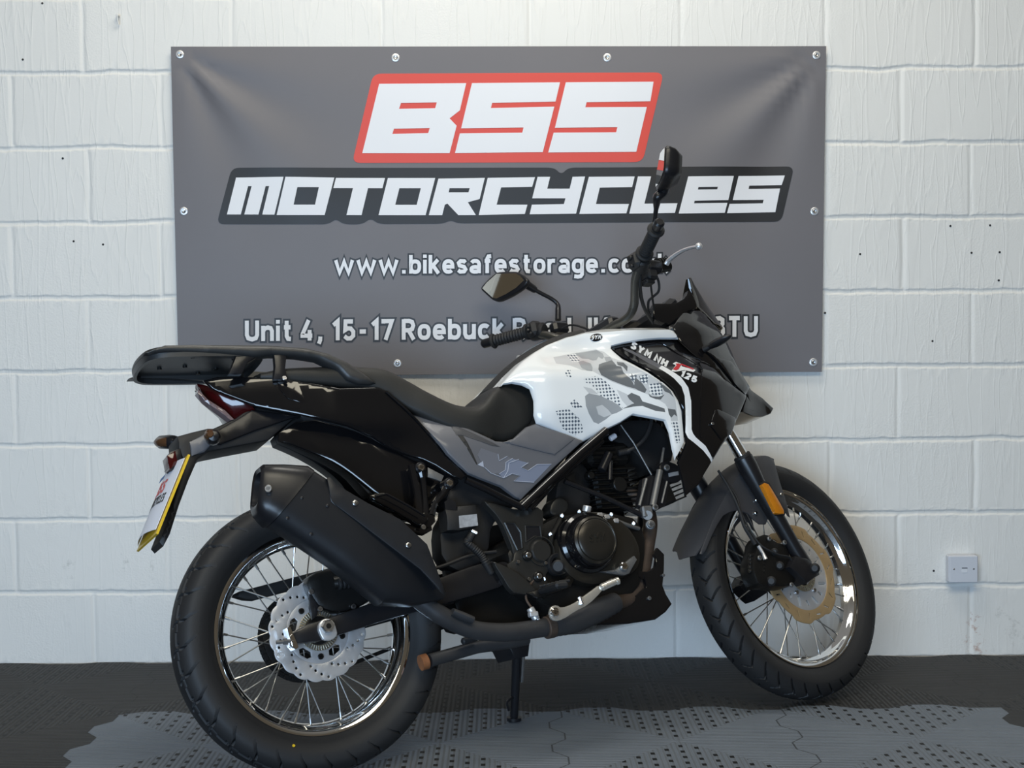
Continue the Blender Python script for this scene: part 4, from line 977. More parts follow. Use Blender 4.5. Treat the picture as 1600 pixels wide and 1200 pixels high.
for pl_ in (zp((850, 920), (862, 985), (938, 942)), zp((990, 962), (925, 1000), (918, 1075), (860, 1112)), zp((1050, 972), (955, 1005), (945, 1085), (905, 1150)), zp((1140, 1005), (1072, 1050), (1138, 1080), (1225, 1020), (1362, 1018)), zp((718, 1045), (780, 1102), (905, 1150), (985, 1108), (1062, 1128), (1000, 1180), (1195, 1192))):
    part('pinstripe', MB().tube(at(pl_, ys1)-[0, .0004, 0], .0009, 6), 'logol', P1_)
vn = shell(zp((462, 738), (515, 740), (655, 1015), (645, 1022)), lambda x, z: y_side(x, z)-.0012, .003, edge=.001); part('vent_slot', vn, 'ink_blk', P1_)
vn = shell(zp((385, 632), (430, 640), (880, 850), (800, 842), (500, 738), (460, 736), (452, 745)), lambda x, z: y_side(x, z)-.0010, .003, edge=.001); part('panel_groove', vn, 'fend', P1_)
vn = shell(zp((1215, 625), (1600, 765), (1400, 930), (900, 805), (1000, 770), (1120, 660)), lambda x, z: y_side(x, z)-.0035, .006, edge=.004); part('knee_cover', vn, 'grey', P1_)
# ---- tail fairings
def y_tail(x, z): return -(.128+.012*sstep(x, .25, .45)-.085*sstep(x, .10, -.28)-.003*sstep(z, .86, .93)*(1-sstep(x, .15, .3))-.026*sstep(z, .80, .70)*(1-sstep(x, .2, .4)))
TAIL = [(318, 594), (341, 588), (431, 589), (469, 596), (531, 606.5), (590.6, 604.7), (603, 610), (616, 622), (634, 636), (662, 667), (700, 709), (731, 741), (722, 749), (705, 744), (680, 728), (655, 716), (631, 709), (610, 701), (581, 682), (544, 666), (505, 656), (472, 648), (430, 640), (394, 633), (350, 616), (330, 606)]
tl = shell(TAIL, y_tail, .008, res=.010, edge=.004)
T1 = part('tail_fairing', tl, 'gloss', sharp=40); part('tail_fairing', tl.mirror(), 'gloss', sharp=40)
sl = shell(Zm(200, 500, 3.2, (740, 292), (850, 310), (890, 405), (880, 415), (800, 395), (760, 350)), lambda x, z: y_tail(x, z)-.0018, .003, edge=.0015); part('fairing_insert', sl, 'gloss', T1)
tr_ = MB().tube(at([(603, 612), (618, 626), (640, 646), (668, 676), (702, 713), (729, 741)], y_tail)-[0, .002, 0], .0032, 8, smooth=4); part('edge_trim', tr_, 'gloss', T1)
# tail light across the tail
tlr = []
for f, (up, lo) in enumerate([((309, 600), (313, 606)), ((318, 598), (330, 628)), ((335, 600), (352, 641)), ((352, 612), (366, 654)), ((378, 627), (384, 650)), ((400, 634.5), (408, 640))]):
    pass
tail_up = [(308, 600.5), (322, 603), (340, 610), (362, 620), (394, 633.5)]; tail_lo = [(312, 609), (325, 624), (352, 640), (366, 655), (400, 643)]
rgs = []
for (uu, uv), (lu, lv), w_ in zip(tail_up, tail_lo, (.010, .030, .045, .056, .064)):
    A_ = p1(uu, uv, -w_); B_ = p1(lu, lv, -w_*.8); m_ = (A_+B_)/2
    ring_ = [A_+[0, .004, .003], A_, m_+[-.002, -.004, 0], B_, B_+[0, .004, -.003]]; ring_ = ring_+[r*[1, -1, 1] for r in ring_[::-1]]; rgs.append(np.array(ring_))
TL = part('tail_light', MB().loft(rgs), 'red', label='dark red rear light lens under the tail')
cl = shell([(310, 608), (325, 624), (352, 641), (366, 655), (361, 656), (346, 645), (320, 626), (309, 613)], -.055, .03, edge=.002); part('lower_lens', cl, 'clear', TL)
# undertray, inner bodies that fill the middle of the machine
ut = shell([(330, 596), (431, 592), (531, 608), (600, 612), (660, 668), (722, 745), (742, 760), (700, 775), (672, 800), (640, 800), (608, 790), (585, 772), (578, 775), (566, 762), (545, 738), (512, 718), (470, 698), (432, 682), (455, 655), (475, 650), (400, 636), (352, 618)], lambda x, z: -(.048+.030*sstep(x, .0, .22)), .046, edge=.008, rnd=1); ut.merge(ut.mirror())
part('undertray', ut, 'matte')
fl_ = shell([(425, 684), (475, 650), (545, 669), (584, 686), (632, 713), (690, 737), (700, 770), (664, 795), (628, 800), (590, 774), (572, 759), (540, 734), (512, 717), (470, 700)], lambda x, z: -(.060+.034*sstep(x, .0, .25)), .012, edge=.006, rnd=1); part('inner_fender', fl_, 'gloss')
ab_ = shell([(664, 668), (760, 690), (905, 694), (850, 755), (800, 795), (770, 815), (765, 870), (730, 900), (690, 880), (686, 825), (700, 800), (696, 770), (722, 747)], -.085, .055, edge=.012, rnd=1); part('air_box', ab_, 'matte')
# ---- luggage rack
A_ = at([(259, 538), (419, 538)], -.125); zR = float(A_[:, 2].mean())
rk = [p1(222, 561, .0), p1(231, 547, -.10)]
rear = p1(228, 549, -.112)[0]
fx_ = -.070
RKp = np.array([[rear, -.070], [rear+.012, -.100], [rear+.045, -.122], [fx_-.02, -.122], [fx_, -.095], [fx_, .095], [fx_-.02, .122], [rear+.045, .122], [rear+.012, .100], [rear, .070], [rear-.006, 0]])
RKp = chaikin(RKp, 2)
def slabz(poly, z0, t, edge, res=.02, holes=()):
    """horizontal plate: poly in local (x, y), top at z0, thickness t downwards"""
    q = shell2d(poly, 0.0, t, res=res, edge=edge, holes=holes)
    return q.map(lambda V: np.stack([V[:, 0], V[:, 2], z0-V[:, 1]], 1))
rp = slabz(RKp, zR, .010, .004, holes=[np.array([[.04, -.05], [.13, -.05], [.13, .05], [.04, .05]])] if 0 else ())
lipo = resample(RKp, .02); li = lipo*[.975, .90]
n_ = len(lipo); Vv = np.concatenate([np.c_[lipo, np.full(n_, zR-.004)], np.c_[lipo*[.995, .985], np.full(n_, zR-.026)], np.c_[li, np.full(n_, zR-.026)], np.c_[li, np.full(n_, zR-.004)]])
rp.add(Vv, [(k_*n_+i, k_*n_+(i+1) % n_, ((k_+1) % 4)*n_+(i+1) % n_, ((k_+1) % 4)*n_+i) for k_ in range(4) for i in range(n_)])
RK = part('luggage_rack', rp, 'rack')
for u, v in ((269, 552), (301, 557), (335, 553), (249, 575), (289, 572), (309, 582), (365, 560), (337, 575)):
    A, O = BIKE; q = unproj([(u, v)], BIKE, (0, 0, zR-.010), (0, 0, 1))[0]
    if abs(q[1]) < .115: part('bolt', bolt(q, .0052, (0, 0, -1), h=.005), ['castblk', 'ink_blk'], RK)
q = unproj([(371, 563)], BIKE, (0, 0, zR-.010), (0, 0, 1))[0]; part('rubber_mount', MB().cyl(q, q-[0, 0, .045], .011, 16, bev=.002).cyl(q-[0, 0, .014], q-[0, 0, .020], .014, 16), 'rub', RK)
# grab rails sweeping down to the seat
RAIL = [(228, 549), (259, 537.5), (300, 536.5), (419, 537.5), (481, 542), (512.5, 550), (544, 564), (569, 581), (590, 597), (580, 600), (562, 599), (544, 592), (528, 575), (497, 560), (465, 555), (425, 553), (400, 556), (378, 554), (300, 549), (262, 548)]
y_rail = lambda x, z: -.128-.0*x
ra = shell(RAIL, y_rail, .036, res=.011, edge=.011); part('grab_rail', ra, 'rack', RK, sharp=70); part('grab_rail', ra.mirror(), 'rack', RK, sharp=70)
po = shell([(428, 549), (449, 551), (446, 575), (450, 592), (428, 592), (430, 572)], -.120, .016, edge=.003); part('rail_post', po, 'satin', RK); part('rail_post', po.mirror(), 'satin', RK)
part('bolt', bolt(p1(444, 592, -.122), .006, (0, -1, .3)), ['bolt', 'ink_blk'], RK)
ar = shell([(378, 584), (388, 566), (404, 556), (425, 552), (420, 546), (372, 548), (358, 584)], -.118, .02, edge=.004); part('rail_gusset', ar, 'satin', RK); part('rail_gusset', ar.mirror(), 'satin', RK)

# ---- plate holder, plate, lights
ph = shell([(472, 650), (394, 634), (369, 653), (334, 669), (325, 669), (300, 675), (278, 681), (279, 700), (288, 722), (278, 760), (262, 815), (250, 846), (256, 853), (266, 834), (280, 790), (295, 750), (309, 718), (325, 706), (365, 698), (419, 688), (456, 657)], -.052, .104, edge=.006)
PH = part('plate_holder', ph, 'matte')
fc = shell([(372, 654), (394, 640), (466, 650), (400, 672), (345, 694), (330, 690), (340, 672)], -.062, .012, edge=.004); fc.merge(fc.mirror()); part('arm_cover', fc, 'satin', PH)
fb = shell([(297, 690), (330, 672), (337, 688), (320, 706), (300, 712)], -.058, .02, edge=.004); part('bracket_face', fb, 'grey', PH)
a_ = p1(300, 712, -.115); b_ = p1(250, 836, -.115); up = (a_-b_); hgt = np.linalg.norm(up); up /= hgt; nrm = np.cross([0, 1, 0], up); nrm *= np.sign(-nrm[0])
PW, PHt = .230, hgt
def pl(s_, t, o=0): return b_*[1, 0, 1]+np.array([0, s_, 0])+up*t+nrm*o       # s along y, t up the plate, o outwards
def platebox(s0, s1, t0, t1, o0, o1, bow=0.0):
    k = 9; V = []
    for o in (o0, o1):
        for t in (t0, t1):
            for i in range(k): s_ = s0+(s1-s0)*i/(k-1); V.append(pl(s_, t, o+bow*(1-(2*i/(k-1)-1)**2)))
    V = np.array(V); F = []
    for i in range(k-1): F += [(i, i+1, k+i+1, k+i), (2*k+i, 3*k+i, 3*k+i+1, 2*k+i+1), (i, 2*k+i, 2*k+i+1, i+1), (k+i, k+i+1, 3*k+i+1, 3*k+i)]
    F += [(0, k, 3*k, 2*k), (k-1, 2*k-1+2*k, 3*k-1, 2*k-1) if 0 else (k-1, 3*k-1, 4*k-1, 2*k-1)]
    return MB().add(V, F)
NP = part('number_plate', platebox(-.115, .115, 0, hgt, .004, .009), 'yellow', label='yellow number plate')
PC = part('paper_cover', platebox(-.098, .112, .012, hgt-.006, .0105, .0115, .012), 'paper', NP, label='white paper sheet with printed logo covering the number plate')
def plettering(txt, s0, wdt, t0, cap, mt):
    lay, wid = layout(txt, .11, .12)
    for chx, ox in lay:
        v, f = glyph(chx, .11); W_ = []
        for x, y in v:
            s_ = s0-(x+ox+.2*y)/wid*wdt; i_ = (s_-(-.098))/.21; W_.append(pl(s_, t0+y*cap, .0118+.012*(1-(2*i_-1)**2)+.0004))
        part('letter', thin(np.array(W_), f, -nrm, .0003), mt, NP)
GL['B'] = (.52, [[(0, 0), (0, 1), (.34, 1), (.48, .88), (.48, .66), (.34, .52), (0, .52)], [(.34, .52), (.52, .40), (.52, .14), (.36, 0), (0, 0)]])
GL['O'] = (.54, ['c', _arc(.27, .5, .27, .415, 0, 360, 21)[:-1]]); GL['C'] = (.52, [_arc(.27, .5, .27, .415, 45, 315, 16)]); GL['L'] = (.46, [[(0, 1), (0, .085), (.46, .085)]]); GL['E'] = (.46, [[(.46, .915), (0, .915), (0, .085), (.46, .085)], [(0, .5), (.40, .5)]])
plettering('BSS', .045, .085, hgt*.58, .032, 'ink_red'); plettering('MOTORCYCLES', .078, .150, hgt*.43, .022, 'ink_blk')
q = platebox(-.02, .09, hgt*.84, hgt*.90, .0225, .0228); part('printed_band', q, 'ink_blue', NP)
rx = shell([(266, 706), (282, 700), (286, 722), (270, 734), (264, 730)], -.056, .05, edge=.003); RX = part('rear_reflector', rx, 'satin')
q = shell([(264, 712), (277, 704), (281, 724), (268, 733)], -.058, .05, edge=.002).map(lambda V: V-[.004, 0, 0]); part('reflector_lens', q, 'red', RX)
# rear indicators
def rear_ind(base, tip, vis):
    d = tip-base
    o = part('rear_indicator', MB().tube([base, base+d*.35], [.0105, .0085], 12), 'matte')
    bb = MB().tube([base+d*t for t in (.30, .36, .55, .85, .97, 1.0)], [.010, .0150, .0170, .0160, .011, .002], 16); part('indicator_body', bb, 'satin', o)
    part('indicator_lens', MB().tube([base+d*t+vis for t in (.38, .46, .82, .96)], [.006, .0125, .0130, .006], 14), 'ember', o)
rear_ind(p1(331, 689, -.050), p1(334, 681, -.130), np.array([-.008, -.004, .004])); rear_ind(p1(288, 690, .020), p1(246, 691, .120), np.array([-.0065, 0, 0]))


# ---- frame tubes and pivot plates
ft = MB().tube([p1(947, 673, -.150), p1(905, 709, -.150), p1(860, 751, -.150), p1(816, 793, -.148)], .0115, 16); 
ft.tube([p1(940, 688, -.138), p1(900, 722, -.138), p1(866, 752, -.138), p1(826, 795, -.138)], .0100, 14)
ft.tube([p1(816, 793, -.146), p1(790, 780, -.146), p1(757, 763, -.140), p1(728, 750, -.135)], .0085, 14); ft.merge(ft.mirror())
part('frame_tube', ft, 'gloss')
pv = [(753, 781), (772, 786), (815, 798), (849, 790), (850, 822), (847, 848), (860, 856), (864, 870), (861, 888), (852, 900), (858, 912), (858, 928), (846, 938), (828, 930), (806, 905), (790, 885), (806, 872), (796, 845), (782, 812)]
pp_ = shell(pv, -.128, .022, edge=.004, rnd=1, decals=[(Zm(680, 740, 6, (650, 460), (740, 462), (800, 550), (815, 700), (770, 715)), 1), (Zm(680, 740, 6, (845, 488), (980, 490), (995, 600), (930, 590), (850, 640)), 1)])
pp_.merge(pp_.mirror()); PV = part('pivot_plate', pp_, ['plate', 'satin'])
for P_ in (Zm(680, 740, 6, (650, 460), (740, 462), (800, 550), (815, 700), (770, 715)), Zm(680, 740, 6, (845, 488), (980, 490), (995, 600), (930, 590), (850, 640))):
    q = at(P_, -.1285); q = np.concatenate([q, q[:1]]); part('raised_rib', MB().tube(q, .0028, 6), 'plate', PV)
c = p1(845, 861, -.128); q = MB().cyl(c+[0, .01, 0], c-[0, .006, 0], .0275, 32, bev=.004); q.lathe([(.033, .004), (.033, -.003), (.036, -.003), (.036, .004)], 32, c=c); part('pivot_cap', q, 'plate', PV)
for u, v in ((824, 868), (841, 901)):
    c = p1(u, v, -.132); b_ = MB().cyl(c+[0, .012, 0], c-[0, .004, 0], .0125, 24, bev=.002); bo = part('bolt_boss', b_, 'castblk', PV); part('bolt', bolt(c-[0, .004, 0], .0072), ['bolt', 'ink_blk'], bo)
for u, v in ((809, 878), (826, 905), (834, 926), (852, 880)): part('bolt', bolt(p1(u, v, -.131), .0045), ['bolt', 'ink_blk'], PV)
lo = shell([(770, 878), (776, 878), (806, 892), (830, 912), (848, 934), (850, 938), (838, 930), (812, 928), (800, 926), (784, 900)], -.140, .02, edge=.003, rnd=1); part('heel_guard', lo, 'plate')
# footpegs
def peg(sg):
    q0 = p1(838, 926, -.135)*[1, sg, 1]; q1 = p1(884, 915, -.235)*[1, sg, 1]; o = part('foot_peg', shell([(824, 926), (850, 918), (876, 912), (890, 898), (898, 905), (892, 918), (866, 927), (840, 936)], -.150, .02, edge=.004).map(lambda V: V*[1, sg, 1]), 'castblk')
    b_ = MB()
    d = q1-q0
    b_.box((q0+q1)/2+[.0, -.012*sg, .002], (.034, .10, .016), bev=.005)
    for i in range(6): b_.box(q0+d*(.25+i*.13)+[0, -.012*sg, .0105], (.030, .006, .006), bev=.002)
    part('peg_rubber', b_, 'rub', o)
peg(1); peg(-1)
# brake pedal
bp = shell([(859, 955), (862, 947), (870, 945), (878, 950), (897, 943), (909, 934), (930, 919), (936, 914), (943, 918), (940, 925), (920, 945), (900, 955), (880, 968), (868, 971), (860, 965)], -.205, .007, edge=.002, rnd=1)
BP = part('brake_pedal', bp, 'alloy', label='polished metal rear brake pedal')
q = MB().cyl(p1(938, 919, -.203), p1(963, 908, -.207), .0085, 14, bev=.003); q.cyl(p1(962, 909, -.207), p1(967, 907, -.208), .0095, 14, bev=.002)
for i in range(5): q.cyl(p1(941+i*3.6, 917.6-i*1.7, -.2035), p1(943+i*3.6, 916.8-i*1.7, -.204), .0094, 12)
part('pedal_tip', q, 'alloy', BP); part('bolt', bolt(p1(866, 957, -.206), .0105, h=.008), ['chrome', 'bolt'], BP)
part('adjuster', MB().cyl(p1(905, 932, -.206), p1(909, 945, -.206), .006, 10, bev=.002), 'chrome', BP)
q = MB().cyl(p1(866, 957, -.20), p1(866, 957, -.13), .010, 16); part('pedal_pivot', q, 'castblk', BP)
sw = MB().cyl(p1(828, 950, -.15), p1(838, 968, -.152), .0095, 12, bev=.002); sw.cyl(p1(838, 966, -.152), p1(848, 978, -.154), .006, 10); sw.box(p1(833, 960, -.16), (.022, .016, .012), bev=.002); part('brake_switch', sw, 'steel')
# passenger peg carriers
pg = MB().tube([p1(643, 727, -.125), p1(647, 745, -.128), p1(653, 775, -.135), p1(656, 800, -.142), p1(656, 812, -.145)], .0095, 10, smooth=4)
pg.tube([p1(657, 733, -.128), p1(661, 752, -.130), p1(664, 780, -.138), p1(665, 808, -.146)], [.013, .0075, .007, .009], 10, smooth=4)
pg.tube([p1(701, 755, -.125), p1(694, 768, -.128), p1(680, 786, -.138), p1(674, 806, -.146)], [.012, .0085, .0075, .009], 10, smooth=4)
pg.merge(shell([(655, 806), (664, 800), (680, 806), (681, 815), (672, 824), (660, 822)], -.158, .03, edge=.003))
pgl = pg.mirror()
PG = part('passenger_peg_carrier', pg, 'gloss'); part('passenger_peg_carrier', pgl, 'gloss')
for u, v in ((657.5, 730.5), (702, 755)): part('bolt', bolt(p1(u, v, -.140), .0085, h=.006), ['chrome', 'ink_blk'], PG)
mb_ = MB()
for u, v in ((657.5, 730.5), (702, 755)): c = p1(u, v, -.136); mb_.cyl(c+[0, .03, 0], c-[0, .003, 0], .0135, 20, bev=.003)
part('boss', mb_, 'satin', PG)
part('strap_plate', shell([(669, 730), (694, 743), (690, 752), (669, 745)], -.128, .006, edge=.002), 'castgrey', PG)
pe = shell([(577, 776), (582, 772), (602, 769), (612, 773), (640, 789), (668, 806), (672, 812), (660, 824), (640, 812), (610, 795), (592, 786)], -.170, .022, edge=.005, rnd=1)
q_ = shell([(612, 812), (640, 818), (668, 826), (674, 818), (676, 828), (664, 835), (640, 831), (612, 822)], -.155, .02, edge=.003); pe.merge(q_)
PE = part('passenger_peg', pe, 'gloss'); part('passenger_peg', pe.mirror(), 'gloss')
lg = at([(582, 777), (604, 775), (636, 792), (662, 810)], -.192); 
part('peg_ridge', MB().tube(at([(586, 776), (604, 772), (636, 789), (664, 806)], -.193), .003, 8), 'gloss', PE)
part('peg_bolt', bolt(p1(661, 824, -.172), .006), ['bolt', 'ink_blk'], PE)

# ---- control unit box, hose, shock, brake reservoir hose
bx = shell([(697, 796), (715, 797), (716, 791), (744, 788), (748, 822), (717, 829), (700, 828)], -.125, .05, edge=.004); BX = part('control_box', bx, 'matte')
part('sticker', shell([(717, 806), (745, 803), (747, 821), (718, 825)], -.1262, .0006, edge=0), 'label', BX)
part('box_bracket', shell([(695, 784), (702, 779), (713, 784), (714, 797), (697, 797)], -.122, .008, edge=.002), 'satin', BX)
hp = [p1(740, 831, -.115), p1(733, 843, -.12), p1(730, 848, -.12), p1(742, 858, -.12), p1(752, 868, -.12), p1(759, 880, -.12), p1(768, 896, -.115)]
P_, r__ = spline(np.array(hp), np.ones(len(hp))*.0085, 8); r__ = r__+.0011*(np.arange(len(r__)) % 2)
HO = part('corrugated_hose', MB().tube(P_, r__, 14), 'rub'); part('hose_clip', MB().cyl(p1(736, 829, -.12), p1(746, 834, -.125), .007, 12, bev=.002), 'chrome', HO)
sk = MB()
a_, b_ = p1(705, 845, 0.0), p1(760, 930, 0.0)
for i in range(60): pass
th = np.linspace(0, 2*np.pi*8, 160); d = (b_-a_)/np.linalg.norm(b_-a_); e1 = np.array([0, 1, 0.]); e2 = np.cross(d, e1)
sk.tube(a_+np.outer(th/th[-1], b_-a_)+.034*(np.outer(np.cos(th), e1)+np.outer(np.sin(th), e2)), .006, 8); sk.cyl(a_-d*.03, b_+d*.03, .018, 16)
part('shock_absorber', sk, 'castblk')
lk = None if 1 else shell([(668, 838), (690, 826), (700, 858), (690, 880), (672, 892), (660, 880)], -.055, .11, edge=.01, rnd=1); part('inner_guard', shell([(690, 822), (712, 826), (720, 850), (730, 880), (700, 905), (697, 880), (694, 850)], -.06, .03, edge=.01, rnd=1), 'matte')
# ---- lower mass under the swing arm pivot
part('linkage', shell([(705, 925), (790, 905), (835, 935), (850, 960), (840, 985), (815, 992), (770, 975), (730, 985), (715, 960)], -.06, .12, edge=.01, rnd=1), 'castblk')
lr = MB().tube([p1(835, 905, -.125), p1(826, 918, -.13), p1(822, 935, -.135), p1(832, 952, -.14)], .003, 8, smooth=5); part('brake_light_spring', lr, 'rust')

# ---- engine
cr = shell([(790, 850), (850, 815), (880, 800), (985, 800), (1012, 830), (1010, 880), (1000, 925), (960, 948), (880, 955), (830, 938), (800, 905)], -.118, .236, edge=.015, rnd=1)
EN = part('engine', cr, 'castblk')
cv = shell([(872, 862), (874, 838), (884, 815), (902, 802), (930, 797), (955, 801), (982, 818), (1000, 845), (1005, 872), (998, 893), (975, 905), (950, 913), (920, 916), (893, 905), (878, 886)], -.150, .05, edge=.016, rnd=1)
part('clutch_housing', cv, 'cover', EN)
c = p1(918, 848, -.150)
q = MB().lathe([(.0, -.050), (.055, -.050), (.0765, -.044), (.0820, -.032), (.0835, .0), (.0835, .03)], 72, c=c); 
q2 = MB().lathe([(.066, -.0505), (.068, -.0525), (.071, -.0505), (.071, -.045)], 72, c=c)
CC = part('clutch_cover', MB().lathe([(.0, -.053), (.030, -.0525), (.046, -.0505), (.0495, -.048), (.0505, -.0455), (.0525, -.047), (.0580, -.043), (.0635, -.030), (.065, .0), (.065, .03)], 72, c=c), 'cover', EN, sharp=30)
part('cover_rim', MB().lathe([(.0590, -.0425), (.0645, -.034), (.0670, -.012), (.0740, -.006), (.0765, .004), (.0765, .035)], 72, c=c), 'gloss', EN)
lay, wid = layout('SYM', .10, .12)
for chx, ox in lay:
    v, f = glyph(chx, .10); t = (v[:, 0]+ox+.15*v[:, 1])/wid-.55
    part('raised_letter', thin(c+np.stack([t*.044, np.full(len(t), -.0545), (v[:, 1]-.5)*.019+.004], 1), f, (0, 1, 0), .003), 'cover', CC)
part('cover_tail', shell([(960, 905), (985, 893), (1002, 878), (1002, 888), (990, 897), (985, 906), (940, 898)], -.148, .03, edge=.004), 'alloy', EN) if 0 else None
TA = part('mounting_ear', shell([(938, 893), (962, 890), (992, 868), (996, 874), (984, 896), (976, 899)], -.160, .014, edge=.003), 'castgrey', EN); part('bolt', bolt(p1(974, 885, -.162), .0105, h=.007), ['chrome', 'bolt'], TA)
for u, v in ((878, 806), (860, 835), (893, 905), (850, 905), (905, 800), (955, 804), (990, 818)): part('bolt', MB().cyl(p1(u, v, -.10), p1(u, v, -.128), .006, 10, bev=.002), 'bolt', EN)
part('casting_arm', MB().tube([p1(878, 806, -.120), p1(862, 838, -.125), p1(860, 850, -.12)], [.007, .006, .008], 10), 'castblk', EN)
q = MB().cyl(p1(872, 885, -.115), p1(872, 885, -.150), .016, 20, bev=.004); q.lathe([(.018, -.002), (.026, -.006), (.028, -.002), (.028, .01)], 28, c=p1(872, 882, -.135)); part('filler_cap', q, 'matte', EN)
q = MB().cyl(p1(916, 800, -.12), p1(918, 790, -.125), .011, 14, bev=.002); part('breather_plug', q, 'steel', EN)
part('starter_cable', MB().tube([p1(924, 804, -.135), p1(940, 806, -.14), p1(955, 811, -.14), p1(975, 819, -.135), p1(998, 826, -.12)], [.006, .008, .007, .006, .005], 10, smooth=5), 'castgrey', EN)
q = MB()
for u, v, r_ in ((937, 805, .008), (948, 808, .010), (962, 814, .007)): q.box(p1(u, v, -.146), (.016, .012, .012), bev=.003)
part('cable_joint', q, 'steel', EN)
# cylinder and head with cooling fins
bot = p1(948, 812, 0.0); topc = p1(925, 668, 0.0); ax3 = topc-bot; H_ = np.linalg.norm(ax3); ax3 /= H_
e1 = np.array([ax3[2], 0, -ax3[0]]); A3 = np.array([e1, [0, 1, 0], ax3])
cy = MB().cyl(bot, bot+ax3*.17, .048, 28); cy.box(bot+ax3*.07, (.108, .125, .12), ax=A3, bev=.01); CYL = part('cylinder', cy, 'castblk', EN)
fin = MB()
for i in range(9): part('cooling_fin', MB().box(bot+ax3*(.018+i*.0125), (.134, .150, .0042), ax=A3, bev=.0014), 'castblk', CYL)
HD = part('cylinder_head', MB().box(bot+ax3*.160, (.125, .14, .06), ax=A3, bev=.012), 'castblk', EN)
for i in range(6): part('cooling_fin', MB().box(bot+ax3*(.135+i*.0115)+e1*(-.018), (.070, .150, .0034), ax=A3, bev=.0014), 'castblk', HD)
part('head_cover', MB().box(bot+ax3*.225, (.115, .125, .06), ax=A3, bev=.016), 'satin', HD)
for u, v, r_ in ((923, 743, .010), (968, 757, .020)): c = p1(u, v, -.082); part('round_plug', MB().cyl(c+[0, .02, 0], c-[0, .006, 0], r_, 20, bev=.002), 'castblk', HD)
q = MB().cyl(p1(940, 735, -.088), p1(952, 708, -.088), .012, 14, bev=.002); q.cyl(p1(953, 750, -.09), p1(954, 720, -.09), .006, 10); part('sensor', q, 'satin', HD)
cap = MB().cyl(p1(966, 708, -.08), p1(984, 704, -.085), .0085, 14, bev=.002); PC_ = part('plug_cap', cap, 'rub', HD)
part('plug_lead', MB().tube([p1(975, 707, -.085), p1(990, 700, -.092), p1(1003, 690, -.092), p1(1012, 677, -.085), p1(1017, 662, -.075), p1(1018, 655, -.07)], .0048, 10, smooth=5), 'pipe', PC_)
part('connector', MB().cyl(p1(953, 686, -.10), p1(962, 680, -.102), .0075, 12, bev=.002), 'paper', HD)
part('clutch_cable', MB().tube([p1(970, 664, -.09), p1(990, 692, -.10), p1(1018, 742, -.105)], .0022, 8), 'castgrey')
st = MB().tube([p1(882, 752, -.118), p1(945, 777, -.118), p1(1003, 805, -.115)], .0065, 12); ST = part('engine_brace', st, 'satin')
part('brace_tab', shell([(885, 745), (897, 738), (900, 755), (890, 757)], -.114, .006, edge=.001), 'castblk', ST)
q = MB().cyl(p1(1010, 805, -.10), p1(1012, 805, -.13), .012, 14); q.box(p1(1010, 800, -.12), (.03, .02, .03), bev=.004); q.cyl(p1(1016, 820, -.10), p1(1016, 820, -.13), .0125, 18, bev=.003); part('engine_mount', q, 'castgrey')
for u, v in ((1041, 731), (1023, 793), (1016, 820)): part('bolt', bolt(p1(u, v, -.132), .0085, h=.006), ['castgrey', 'ink_blk'], ST)
part('carburettor', shell([(862, 785), (872, 776), (885, 780), (890, 790), (884, 803), (868, 808), (858, 800)], -.085, .05, edge=.006, rnd=1), 'plate', EN); part('intake_boot', shell([(872, 745), (905, 715), (925, 740), (925, 800), (882, 812), (864, 800)], -.045, .05, edge=.01, rnd=1), 'matte', EN)
# oil cooler block ahead of the engine
oc = MB(); c = p1(1022, 770, -.06); axo = np.array([[.96, 0, .28], [0, 1, 0], [-.28, 0, .96]])
o_ = part('oil_cooler', MB().box(c, (.045, .11, .085), ax=axo, bev=.006), 'castblk')
for i in range(8): part('cooling_fin', MB().box(c+axo[0]*.032+axo[2]*(-.040+i*.0115), (.050, .10, .0036), ax=axo, bev=.0012), 'castblk', o_)
q = MB().tube(at([(1010, 748), (999, 790)], -.122), .0042, 8); q.tube(at([(1042, 752), (1034, 786)], -.122), .003, 8); part('edge_rail', q, 'castgrey', o_)
q = MB().tube(at([(1031, 735), (1020, 790)], -.125), .0085, 12); part('cooler_pipe', q, 'castgrey', o_)
q = shell([(1005, 748), (1018, 742), (1030, 745), (1048, 750), (1040, 790), (1026, 798), (998, 792)], -.116, .02, edge=.003); part('cooler_bracket', q, 'satin', o_)
mt_ = shell([(1030, 722), (1050, 720), (1070, 735), (1066, 752), (1045, 755), (1032, 745)], -.118, .02, edge=.004, rnd=1); part('fairing_bracket', mt_, 'satin'); part('bracket_tab', shell([(1045, 739), (1060, 736), (1061, 742), (1046, 745)], -.122, .003, edge=.001), 'steel')
ct = MB().tube([p1(1037, 700, -.105), p1(1033, 725, -.110), p1(1028, 745, -.115)], [.003, .004, .003], 8); part('cooler_hose', ct, 'castgrey')
# radiator side body / dark volume below the tank
part('inner_cover', shell([(935, 676), (975, 655), (1025, 655), (1046, 675), (1056, 715), (1040, 728), (1020, 738), (985, 700), (960, 690)], -.06, .12, edge=.01, rnd=1), 'matte')
part('down_tube', MB().tube([p1(1040, 640, 0), p1(1030, 700, 0), p1(1012, 780, 0), p1(1005, 840, 0), p1(1000, 880, 0)], .02, 16, smooth=4), 'satin')
